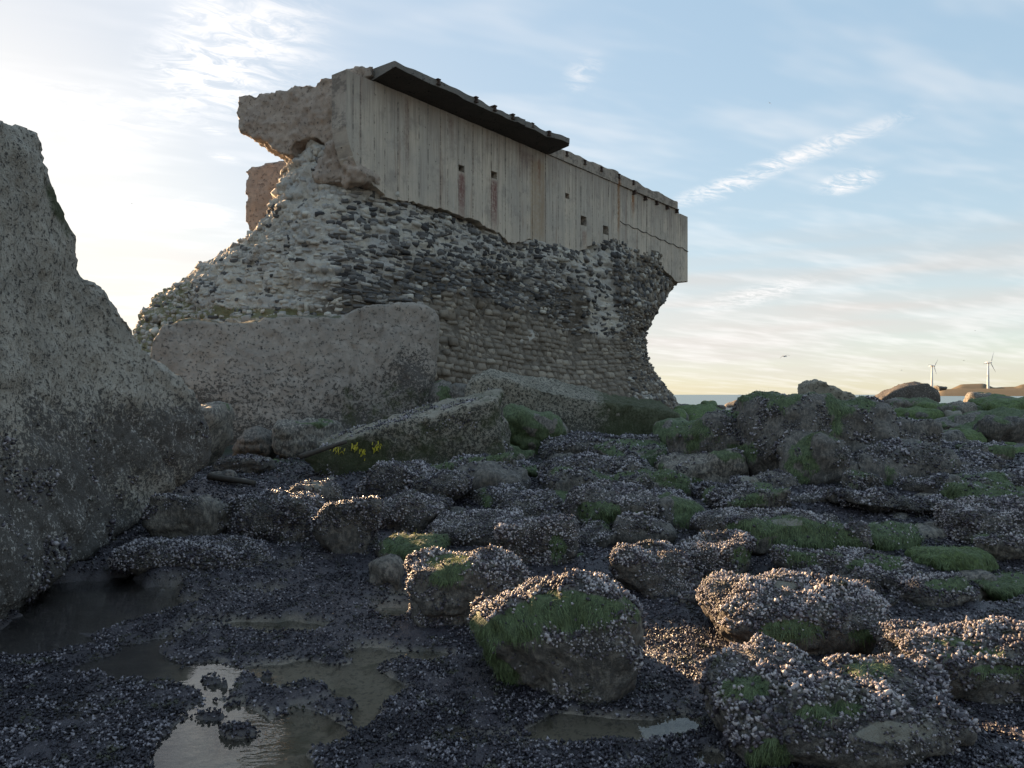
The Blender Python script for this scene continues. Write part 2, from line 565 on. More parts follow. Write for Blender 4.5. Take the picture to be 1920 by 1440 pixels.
def build_ground():
    r = np.concatenate([[0.0, 0.7, 1.4], np.exp(np.linspace(math.log(2.0), math.log(62.0), 430))])
    a = np.concatenate([np.linspace(-180, -48, 26)[:-1], np.linspace(-48, 48, 460), np.linspace(48, 180, 26)[1:-1]])
    a = np.radians(a)
    nr, na = len(r), len(a)
    R, A = np.meshgrid(r, a, indexing='ij')
    x = (R * np.sin(A)).ravel()
    y = (R * np.cos(A)).ravel()
    z, kk = ground_z(x, np.where(y > 0, y, R.ravel()))
    p = np.stack([x, y, z], 1)
    bed = (1 - kk)
    z = z + bed * (0.012 * fbm(p, 7, 2, 59) + 0.010 * fbm(p, 14, 3, 60) + 0.008 * np.abs(fbm(p, 34, 2, 61)))
    V = np.stack([x, y, z], 1)
    i = np.arange(nr - 1)[:, None]
    j = np.arange(na)[None, :]
    j2 = (j + 1) % na
    Fq = np.stack(np.broadcast_arrays(i * na + j, i * na + j2, (i + 1) * na + j2, (i + 1) * na + j), -1).reshape(-1, 4)[:, ::-1]
    Fq = Fq[na:]
    m, g = new_mat('tidal_flat_ground')
    pp = pos(g)
    wet = g.attr('wet')
    fine = g.noise(pp, 30, 5, .7)
    ff = g.noise(pp, 110, 3, .7)
    mid = g.noise(pp, 2.2, 4, .6)
    sand = g.mix(mid, (0.26, 0.21, 0.155), (0.38, 0.315, 0.24))
    sand = g.mix(g.m('MULTIPLY', g.step(fine, .5, .62), .6), sand, (0.09, 0.075, 0.058))
    sand = g.mix(g.m('MULTIPLY', g.step(g.noise(pp, 3.6, 4, .6), .52, .66), .65), sand, (0.075, 0.070, 0.038))
    black = g.mix(fine, (0.024, 0.020, 0.025), (0.080, 0.068, 0.080))
    black = g.mix(g.m('MULTIPLY', g.step(ff, .58, .72), .6), black, (0.15, 0.14, 0.15))
    grn = g.m('MULTIPLY', g.step(g.noise(pp, 0.5, 4, .6), .46, .60), g.attr('far'))
    black = g.mix(g.m('MULTIPLY', grn, .8), black, g.mix(fine, (0.016, 0.030, 0.012), (0.05, 0.075, 0.03)))
    col = g.mix(wet, black, sand)
    finish(g, col, g.m('ADD', .38, g.m('MULTIPLY', wet, .4)), g.m('ADD', fine, g.m('MULTIPLY', ff, .6)), .9, .02, .5)
    me = make_mesh('tidal_flat', V, Fq, m, True, {'wet': np.clip(kk * 1.4, 0, 1) * (1 - .85 * (1 - sstep(CX + F * x / np.maximum(y, .3), 260, 400))), 'far': sstep(y, 9, 15)})
    return tag(obj('tidal_flat', me), kind='structure')


build_ground()


def water_mat(name, deep, clear, bscale, bstr, rough=0.015, stretch=(1, 1, 1)):
    m, g = new_mat(name)
    p = g.scl(pos(g), stretch)
    n = g.m('ADD', g.noise(p, bscale, 3, .55, .3), g.m('MULTIPLY', g.noise(p, bscale * 3.3, 2, .5), .35))
    b = g.n('ShaderNodeBump', {'Height': n, 'Strength': bstr, 'Distance': 0.02})
    gl = g.n('ShaderNodeBsdfGlossy', {'Color': (1, 1, 1), 'Roughness': rough, 'Normal': b.outputs[0]})
    if clear:
        un = g.n('ShaderNodeBsdfTransparent', {'Color': deep})
    else:
        un = g.n('ShaderNodeBsdfDiffuse', {'Color': deep})
    fr = g.n('ShaderNodeFresnel', {'IOR': 1.34, 'Normal': b.outputs[0]})
    mx = g.n('ShaderNodeMixShader', {0: fr.outputs[0] if clear else g.m('MULTIPLY', fr.outputs[0], .38), 1: un.outputs[0], 2: gl.outputs[0]})
    g.n('ShaderNodeOutputMaterial', {'Surface': mx.outputs[0]})
    return m


def build_water():
    me = make_mesh('tide_pool', [(-9, .6, 0), (7, .6, 0), (7, 7.6, 0), (-9, 7.6, 0)], [[0, 1, 2, 3]],
                   water_mat('pool_water', (0.95, 0.94, 0.90), True, 5.0, 0.085, 0.01, (1.0, 2.2, 1.0)))
    tag(obj('tide_pool', me), kind='structure')
    n = 96
    rr = [46, 90, 200, 600, 2500, 12000, 45000]
    V, Fc = [], []
    for r in rr:
        for k in range(n):
            t = 2 * math.pi * k / n
            V.append((r * math.sin(t), r * math.cos(t), -0.35))
    for i in range(len(rr) - 1):
        for k in range(n):
            k2 = (k + 1) % n
            Fc.append([i * n + k, (i + 1) * n + k, (i + 1) * n + k2, i * n + k2])
    me = make_mesh('sea', V, Fc, water_mat('sea_water', (0.055, 0.125, 0.150), False, 0.6, 0.9, 0.25, (1, 0.5, 1)))
    tag(obj('sea', me), kind='structure')


build_water()

# ------------------------------------------------------------------ the fort
AZ = math.radians(38.0)
UX, UY = math.sin(AZ), math.cos(AZ)                # along the wall, away from the camera
WX, WY = -3.75, 20.0                               # the near corner of the wall, in plan


def wall_t(px):
    s = (px - CX) / F
    return (s * WY - WX) / (UX - UY * s)


def wall_pt(px, py):
    t = wall_t(px)
    Y = WY + UY * t
    return t, EYE + (HY - py) / F * Y


def fort_frame(o):
    # local x along the wall, local y into the building, z up
    o.location = (WX, WY, 0)
    o.rotation_euler = (0, 0, math.atan2(UY, UX))
    return o


fort = fort_frame(bpy.data.objects.new('fort_ruin', None))
COL.objects.link(fort)
tag(fort, 'ruined sea fort, pale board-marked concrete wall overhanging a crumbling stone masonry base', 'fort')
FM = Matrix.Translation((WX, WY, 0)) @ Matrix.Rotation(math.atan2(UY, UX), 4, 'Z')
FI = np.array(FM.inverted())


def to_fort(V):
    V = np.asarray(V, float)
    return V @ FI[:3, :3].T + FI[:3, 3]


WINDOWS = [(860, 871, 308, 324), (921, 932, 320, 337), (1060, 1068, 361, 374), (1089, 1100, 404, 425), (1131, 1141, 422, 441)]
JAG = [(648, 236), (655, 268), (664, 300), (676, 326), (697, 344), (720, 366), (745, 375), (778, 379), (800, 388), (832, 392), (856, 403), (876, 408), (895, 414), (915, 428),
       (941, 440), (954, 455), (966, 457), (978, 452), (993, 449), (1006, 456), (1030, 469), (1053, 474), (1072, 471), (1084, 472), (1100, 464), (1120, 459), (1136, 456), (1150, 449),
       (1158, 444), (1162, 468), (1186, 482), (1200, 484), (1215, 490), (1240, 498), (1252, 510), (1264, 521), (1266, 528), (1290, 529)]
jt = np.array([wall_t(a) for a, b in JAG])
jz = np.array([wall_pt(a, b)[1] for a, b in JAG])
ZJ, ZTOP = 9.84, 9.84


def mat_wall():
    m, g = new_mat('board_marked_concrete')
    p = g.n('ShaderNodeTexCoord').outputs['Object']
    sp = g.n('ShaderNodeSeparateXYZ', {0: p})
    t, z = sp.outputs[0], sp.outputs[2]
    rnd = g.n('ShaderNodeObjectInfo').outputs['Random']
    streak = g.noise(g.scl(p, (7.0, 1.0, 0.35)), 1.0, 6, .7)
    streak2 = g.noise(g.scl(p, (20.0, 1.0, 0.6)), 1.0, 5, .7)
    blot = g.noise(p, 0.7, 5, .6)
    grain = g.noise(p, 9.0, 5, .7)
    fine = g.noise(p, 40.0, 3, .7)
    c = g.mix(g.step(blot, .35, .65), (0.605, 0.498, 0.382), (0.495, 0.422, 0.340))
    c = g.mix(g.m('MULTIPLY', g.step(streak, .45, .75), .75), c, (0.270, 0.235, 0.200))
    c = g.mix(g.m('MULTIPLY', g.step(streak2, .52, .72), .6), c, (0.200, 0.170, 0.148))
    c = g.mix(g.m('MULTIPLY', g.step(g.noise(p, 1.7, 5, .7), .50, .68), .55), c, (0.24, 0.205, 0.175))
    c = g.mix(g.m('MULTIPLY', g.step(g.noise(g.scl(p, (9, 1, .5)), 1.3, 4, .6), .60, .72), .35), c, (0.60, 0.55, 0.47))
    c = g.mix(g.m('MULTIPLY', g.m('SUBTRACT', rnd, .3), .5), c, (0.33, 0.29, 0.25))
    c = g.mix(g.m('MULTIPLY', g.step(grain, .55, .75), .3), c, (0.12, 0.105, 0.095))
    topm = g.m('MULTIPLY', g.step(g.m('ADD', z, g.m('MULTIPLY', g.m('SUBTRACT', streak, .5), 4.5)), ZTOP - 1.6, ZTOP + .2), .6)
    c = g.mix(topm, c, (0.25, 0.195, 0.155))
    c = g.mix(g.m('MULTIPLY', g.step(g.noise(g.scl(p, (3.0, 1.0, .22)), 1.0, 4, .7), .55, .66), .5), c, (0.26, 0.17, 0.125))
    # tie holes and honeycombing in columns
    hv = g.vor(g.scl(p, (2.6, 1.0, 1.9)), 1.6)
    hole = g.m('SUBTRACT', 1.0, g.step(hv.outputs['Distance'], .03, .075))
    c = g.mix(g.m('MULTIPLY', hole, .85), c, (0.035, 0.030, 0.028))
    sd = g.m('SUBTRACT', 1.0, g.step(g.attr('seam'), .004, .035))
    gap = g.m('MULTIPLY', sd, g.step(g.noise(g.scl(p, (1.2, 1.0, 1.9)), 1.6, 5, .8), .47, .60))
    c = g.mix(g.m('MULTIPLY', gap, .6), c, (0.085, 0.070, 0.060))
    # rust runs: below two of the openings and down from the joint in the wall
    def stain(px0, px1, py0, py1, col, k, cc):
        t0, z0 = wall_pt(px0, py0)
        t1, z1 = wall_pt(px1, py1)
        wob = g.m('ADD', g.m('MULTIPLY', g.m('SUBTRACT', streak2, .5), .30), g.m('MULTIPLY', g.m('SUBTRACT', grain, .5), .16))
        tt = g.m('ADD', t, wob)
        a = g.m('MULTIPLY', g.step(tt, t0 - .09, t0 + .10), g.m('SUBTRACT', 1.0, g.step(tt, t1 - .10, t1 + .09)))
        b = g.m('MULTIPLY', g.m('SUBTRACT', 1.0, g.step(g.m('ADD', z, g.m('MULTIPLY', grain, .2)), z0 - .10, z0 + .12)), g.step(z, z1 - .4, z1 + 1.0))
        f = g.m('MULTIPLY', g.m('MULTIPLY', a, b), g.m('MULTIPLY', k, g.m('ADD', .45, g.step(grain, .3, .6))))
        return g.mix(f, cc, col)
    c = stain(860, 872, 318, 416, (0.21, 0.105, 0.085), .75, c)
    c = stain(921, 932, 331, 436, (0.21, 0.105, 0.085), .75, c)
    c = stain(995, 1022, 292, 480, (0.36, 0.24, 0.13), .38, c)
    c = stain(1008, 1014, 292, 350, (0.20, 0.075, 0.04), .6, c)
    c = stain(1158, 1163, 335, 450, (0.24, 0.12, 0.05), .7, c)
    c = stain(1186, 1191, 360, 405, (0.26, 0.11, 0.04), .9, c)
    c = stain(1092, 1100, 428, 475, (0.22, 0.12, 0.09), .55, c)
    c = stain(1132, 1141, 444, 458, (0.25, 0.14, 0.07), .6, c)
    c = stain(842, 850, 215, 265, (0.16, 0.075, 0.055), .5, c)
    c = stain(758, 768, 175, 330, (0.17, 0.10, 0.075), .4, c)
    c = stain(975, 1003, 275, 330, (0.16, 0.085, 0.065), .5, c)
    h = g.m('ADD', g.m('MULTIPLY', streak2, .8), g.m('ADD', g.m('MULTIPLY', fine, .4), g.m('MULTIPLY', hole, -1.2)))
    finish(g, c, .88, h, .7, .03, .25)
    return m


M['wall'] = mat_wall()
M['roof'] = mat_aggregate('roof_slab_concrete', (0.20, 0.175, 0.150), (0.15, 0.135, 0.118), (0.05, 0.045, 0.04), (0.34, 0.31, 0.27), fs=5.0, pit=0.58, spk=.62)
M['soffit'] = mat_aggregate('dark_slab_underside', (0.075, 0.065, 0.056), (0.055, 0.049, 0.044), (0.015, 0.014, 0.014), (0.09, .08, .07), fs=5.0, pit=0.56, spk=.66)  # underside is a darker copy of the roof slab concrete
M['steel'] = mat_plain('rusted_steel', (0.060, 0.036, 0.026), .8, 14, .6)


def wall_panel(t0, t1, z1, zlo, offs, thick=0.55, flatbot=None):
    """one board-wide strip of the cast wall, its lower end broken off along the jagged line"""
    c = 0.006
    k = max(3, 2 * int((t1 - t0) / 0.20) + 1)
    ts = np.linspace(t0, t1, k)
    if flatbot is None:
        rg = np.random.RandomState(int(t0 * 1000) % 99991)
        zs = np.interp(ts, jt, jz) + rg.uniform(-.04, .04, k)
    else:
        zs = np.full(k, flatbot)
    V, U, Fc = [], [], []
    for inset, y in ((c, offs), (0.0, offs + c), (0.0, offs + thick)):
        tt = np.interp(ts, [t0, t1], [t0 + inset, t1 - inset])
        for a, z in zip(tt, zs):
            V.append((a, y, z + inset * 1.5))
        for a in tt:
            V.append((a, y, z1 - inset * .3))
        U += [min(q - t0, t1 - q) for q in ts] * 2
    n = 2 * k
    ring = list(range(k)) + list(range(2 * k - 1, k - 1, -1))
    for i in range(k - 1):
        Fc.append([i, i + 1, k + i + 1, k + i])
        Fc.append([2 * n + i + 1, 2 * n + i, 2 * n + k + i, 2 * n + k + i + 1])
    for a in range(2):
        for i in range(n):
            p, q = ring[i], ring[(i + 1) % n]
            Fc.append([a * n + q, a * n + p, (a + 1) * n + p, (a + 1) * n + q])
    o = obj('wall_panel', make_mesh('wall_panel', V, Fc, M['wall'], False, {'seam': np.array(U)}), fort)
    return o


def build_wall():
    rg = np.random.RandomState(4)
    edges = [wall_t(648), wall_t(662), wall_t(676)]
    wins = []
    for a, b, c, d in WINDOWS:
        ta, tb = wall_t(a), wall_t(b)
        wins.append((ta, tb, wall_pt(a, c)[1], wall_pt(b, d)[1]))
    stops = [(ta, tb) for ta, tb, _, _ in wins] + [(wall_t(1159), wall_t(1159))] + [(wall_t(1291), None)]
    cur = edges[-1]
    bounds = [(edges[0], edges[1], None), (edges[1], edges[2], None)]
    for k, (a, b) in enumerate(stops):
        n = max(1, round((a - cur) / 0.40))
        cuts = np.linspace(cur, a, n + 1)
        cuts[1:-1] += rg.uniform(-.06, .06, max(0, n - 1))
        for i in range(n):
            bounds.append((cuts[i], cuts[i + 1], None))
        if b is not None and b > a + 1e-6:
            bounds.append((a, b, k))
        cur = b if b is not None else a
    tend = wall_t(1271)
    for t0, t1, w in bounds:
        ztop = ZTOP if t0 < tend - .1 else ZTOP - 0.10
        if t0 < 0:
            ztop = ZTOP - .02
        offs = rg.uniform(-.012, .012) + (0.03 if t0 > wall_t(1158.5) else 0.0)
        if w is None:
            wall_panel(t0, t1, ztop, None, offs)
        else:
            zt, zb = wins[w][2], wins[w][3]
            wall_panel(t0, t1, ztop, None, offs, flatbot=zt)
            wall_panel(t0, t1, zb, None, offs)


build_wall()


def box_part(name, x0, x1, y0, y1, z0, z1, mat, seed=0, vox=0.10, amp=0.02, freq=2.0, parent=None, bend=None):
    V = np.array([(x, y, z) for z in (z0, z1) for x, y in ((x0, y0), (x1, y0), (x1, y1), (x0, y1))], float)
    Fc = [[3, 2, 1, 0], [4, 5, 6, 7], [0, 1, 5, 4], [1, 2, 6, 5], [2, 3, 7, 6], [3, 0, 4, 7]]
    V, Fq = remesh(V, Fc, vox, 1)
    V = crust(V, Fq, amp, freq, seed, amp * .5, 7.0)
    return obj(name, make_mesh(name, V, Fq, mat), parent if parent else fort)


def i_beam(x, y0, y1, z, h=.16, w=.14):
    V, Fc = [], []
    def bx(a0, a1, c0, c1):
        s = len(V)
        for zz in (c0, c1):
            for xx, yy in ((a0, y0), (a1, y0), (a1, y1), (a0, y1)):
                V.append((xx, yy, zz))
        for f in ([3, 2, 1, 0], [4, 5, 6, 7], [0, 1, 5, 4], [1, 2, 6, 5], [2, 3, 7, 6], [3, 0, 4, 7]):
            Fc.append([s + q for q in f])
    bx(x - w / 2, x + w / 2, z, z + .03)
    bx(x - .022, x + .022, z + .0302, z + h - .0302)
    bx(x - w / 2, x + w / 2, z + h - .03, z + h)
    obj('steel_beam', make_mesh('steel_beam', V, Fc, M['steel'], False), fort)


def build_fort_top():
    tS0, tS1 = wall_t(697), wall_t(1026)
    # roof slab: juts out towards the beach, run back deep and unseen to darken openings
    ov = .82
    nx = 90
    rg = np.random.RandomState(8)
    x = np.linspace(tS0 + .05, tS1 + .1, nx)
    P3 = np.stack([x, np.zeros(nx), np.zeros(nx)], 1)
    edge = -ov + .06 * fbm(P3, 1.3, 3, 5) - .10 * (vnoise(P3 * 1.1, 9) > .55)
    topz = ZTOP + .33 + .035 * fbm(P3, 1.7, 3, 6)
    V, Fq = [], []
    for k in range(nx):
        e, tz = edge[k], topz[k]
        V += [(x[k], e, ZTOP + .15), (x[k], e - .01, tz - .02), (x[k], e + .05, tz), (x[k], 2.6, tz + .02), (x[k], 2.6, ZTOP + .012), (x[k], .02, ZTOP + .012)]
    V = np.array(V)
    Fc, mats = [], []
    for k in range(nx - 1):
        for c in range(6):
            d = (c + 1) % 6
            Fc.append([k * 6 + c, k * 6 + d, (k + 1) * 6 + d, (k + 1) * 6 + c])
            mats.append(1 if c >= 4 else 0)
    Fc += [[5, 4, 3, 2, 1, 0], [(nx - 1) * 6 + c for c in range(6)]]
    mats += [0, 0]
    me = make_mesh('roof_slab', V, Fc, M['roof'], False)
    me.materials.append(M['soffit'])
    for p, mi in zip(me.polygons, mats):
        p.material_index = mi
    obj('roof_slab', me, fort)
    for px in (822, 893, 928, 962, 998, 1030, 1062):
        # beam ends standing in the lip of the slab
        s = (px - CX) / F
        A = np.array([WX + UY * ov, WY - UX * ov])
        t = (s * A[1] - A[0]) / (UX - UY * s)
        t = min(t, tS1 + .02)
        i_beam(t, -ov - .045, -ov + .35, ZTOP + .19, .16, .12)
    # parapet beams beyond the slab
    def parapet(px0, px1, zt0, zt1, seed):
        a, b = wall_t(px0), wall_t(px1)
        n = 60
        xs = np.linspace(a, b, n)
        Q = np.stack([xs, np.zeros(n), np.zeros(n)], 1)
        tz = np.interp(xs, [a, b], [zt0, zt1]) + .05 * fbm(Q, 1.6, 3, seed)
        V = []
        for k in range(n):
            V += [(xs[k], -.045 + .008 * math.sin(k * 1.7), ZTOP + .006), (xs[k], -.05, tz[k] - .04), (xs[k], -.01, tz[k]), (xs[k], .5, tz[k]), (xs[k], .5, ZTOP + .006)]
        Fc = []
        for k in range(n - 1):
            for c in range(5):
                d = (c + 1) % 5
                Fc.append([k * 5 + c, k * 5 + d, (k + 1) * 5 + d, (k + 1) * 5 + c])
        Fc += [[4, 3, 2, 1, 0], [(n - 1) * 5 + c for c in range(5)]]
        obj('parapet_beam', make_mesh('parapet_beam', V, Fc, M['wall'], False), fort)
    parapet(1027, 1158, 10.22, 10.33, 41)
    parapet(1161, 1269, 10.28, 10.22, 43)
    for px, dz in ((1060, .30), (1094, .28), (1125, .30), (1158, .33), (1185, .33)):
        i_beam(wall_t(px), -.11, .4, ZTOP + dz - .10, .17, .13)
    for px, py in ((1188, 360), (1209, 371), (1230, 380), (1250, 388), (1268, 395)):
        t, z = wall_pt(px, py)
        i_beam(t, -.11, .35, z - .10, .16, .13)
    # the crack across the wall's end: a dark strip, its shade put into colour
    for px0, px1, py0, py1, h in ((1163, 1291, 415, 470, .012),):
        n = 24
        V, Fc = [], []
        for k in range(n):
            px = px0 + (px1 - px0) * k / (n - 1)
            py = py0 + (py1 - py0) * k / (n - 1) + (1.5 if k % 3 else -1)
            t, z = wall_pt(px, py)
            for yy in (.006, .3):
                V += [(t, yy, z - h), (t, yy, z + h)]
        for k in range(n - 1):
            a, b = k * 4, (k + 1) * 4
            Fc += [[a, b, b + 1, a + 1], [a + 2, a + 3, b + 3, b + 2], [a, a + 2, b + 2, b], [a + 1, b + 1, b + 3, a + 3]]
        obj('crack_strip', make_mesh('crack_strip', V, Fc, M['soffit'], False), fort)
    # rear wall seen past the broken left end
    OUT = [(460, 322), (468, 312), (500, 306), (536, 298), (560, 300), (575, 330), (575, 455), (520, 460), (474, 452), (462, 425), (459, 400), (462, 370), (458, 345), (463, 332)]
    fr = np.array([P(a, b, 25.2) for a, b in OUT])
    bk = fr + np.array([.8, 1.0, 0])
    V, Fq = remesh(*prism(fr, bk), .09, 2)
    V = crust(V, Fq, .05, 1.6, 77, .02, 8)
    obj('rear_wall', make_mesh('rear_wall', to_fort(V), Fq, M['end']), fort)
    box_part('opening_backing_wall', 1.2, 18.5, 2.0, 2.5, 6.0, 9.8, M['end'], 12, .22, .03)  # unseen wall added behind all the openings to keep them dark
    box_part('floor_slab', 1.5, 18.2, .7, 3.2, 6.9, 7.15, M['end'], 14, .22, .03)


build_fort_top()


def build_broken_end():
    """the torn concrete end of the wall: a thick lintel reaching left and the broken stump under the corner"""
    d = np.array([-.933, .36])
    def E(px, py, back=0.0):
        s = (px - CX) / F
        k = (WX - s * WY) / (-(d[0]) + s * d[1])
        k = max(k, -2)
        q = np.array([WX, WY]) + d * k
        Y = q[1] + back
        return np.array([q[0] + back * (px - CX) / F, Y, EYE + (HY - py) / F * Y])
    OUT = [(446, 182), (452, 177), (480, 174), (512, 171), (538, 168), (552, 157), (588, 152), (600, 145), (640, 138), (665, 126), (698, 120), (700, 142), (672, 150), (658, 165),
           (652, 200), (648, 232), (655, 262), (668, 305), (682, 330), (676, 340), (640, 348), (605, 345), (592, 338), (593, 318), (604, 300), (612, 285), (606, 268),
           (590, 258), (568, 262), (548, 268), (540, 292), (532, 289), (516, 284), (505, 276), (497, 268), (484, 262), (470, 258), (449, 247), (450, 225), (445, 208)]
    fr = np.array([E(a, b) for a, b in OUT])
    bk = fr + np.array([1.0, 2.1, -.4])
    V, Fq = remesh(*prism(fr, bk), .055, 2)
    # undercut: the lower left edge of the lintel rises towards the back, so the low sun reaches its underside
    n = normals(V, Fq)
    V = crust(V, Fq, .085, 1.4, 91, .035, 6.0)
    V = V + n * (.030 * fbm(V, 13, 3, 95))[:, None]
    al = np.zeros(len(V))
    o = obj('broken_lintel', make_mesh('broken_lintel', to_fort(V), Fq, M['end'], True, {'algae': al}), fort)
    # broken stump that flares out below the corner of the boarded face
    OUT2 = [(598, 346), (592, 338), (594, 316), (612, 290), (625, 268), (640, 236), (650, 240), (658, 275), (672, 318), (690, 334), (684, 344), (650, 352), (620, 352)]
    fr = np.array([E(a, b) for a, b in OUT2])
    c = fr.mean(0)
    fr = fr + np.array([.05, -.38, 0])
    bk = fr + np.array([.3, .9, .05])
    V, Fq = remesh(*prism(fr, bk), .05, 3)
    V = crust(V, Fq, .12, 2.2, 97, .06, 6.0)
    V = crust(V, Fq, .03, 12, 98)
    obj('broken_stump', make_mesh('broken_stump', to_fort(V), Fq, M['end'], True), fort)


build_broken_end()

# --- masonry body, lofted from rows of points given by place in the picture and distance
ROWS = [
    [(556, 300, 25.0), (549, 292, 21.4), (590, 268, 20.9), (650, 300, 20.45), (760, 365, 21.65), (930, 420, 24.8), (1120, 440, 29.3), (1245, 480, 34.0), (1230, 480, 39.0)],
    [(545, 360, 25.0), (533, 350, 21.2), (585, 352, 20.3), (655, 362, 20.15), (770, 402, 21.4), (930, 458, 24.3), (1110, 492, 28.5), (1262, 526, 34.6), (1240, 530, 39.0)],
    [(500, 440, 25.0), (488, 440, 21.3), (560, 440, 19.9), (655, 440, 19.6), (778, 465, 20.9), (930, 512, 23.8), (1105, 545, 27.9), (1226, 580, 32.3), (1205, 585, 38.0)],
    [(425, 490, 25.2), (410, 484, 21.6), (520, 506, 19.6), (650, 512, 19.2), (790, 540, 20.5), (930, 575, 23.3), (1092, 600, 27.4), (1207, 622, 31.6), (1190, 625, 38.0)],
    [(350, 545, 25.4), (335, 535, 21.9), (480, 566, 19.3), (645, 580, 18.9), (800, 610, 20.15), (940, 645, 22.9), (1090, 665, 27.0), (1204, 662, 31.2), (1195, 670, 38.0)],
    [(290, 610, 25.4), (272, 596, 22.0), (450, 640, 19.1), (640, 660, 18.7), (810, 690, 19.85), (950, 710, 22.5), (1100, 722, 26.5), (1222, 705, 30.9), (1215, 715, 38.0)],
    [(280, 690, 25.4), (258, 690, 22.0), (440, 730, 18.9), (640, 755, 18.5), (812, 765, 19.6), (955, 770, 22.2), (1105, 774, 26.1), (1268, 765, 30.3), (1260, 770, 38.0)],
    [(275, 790, 25.4), (250, 800, 22.0), (435, 830, 18.8), (640, 850, 18.4), (815, 840, 19.4), (960, 830, 22.0), (1110, 820, 26.0), (1290, 810, 30.0), (1280, 815, 38.0)],
]


def cubic(ctrl, n):
    """Catmull-Rom along axis 0"""
    k = len(ctrl)
    t = np.linspace(0, k - 1 - 1e-9, n)
    i = np.floor(t).astype(int)
    f = (t - i)[:, None, None]
    g = lambda q: ctrl[np.clip(i + q, 0, k - 1)]
    p0, p1, p2, p3 = g(-1), g(0), g(1), g(2)
    return .5 * (2 * p1 + (p2 - p0) * f + (2 * p0 - 5 * p1 + 4 * p2 - p3) * f ** 2 + (3 * p1 - p0 - 3 * p2 + p3) * f ** 3)


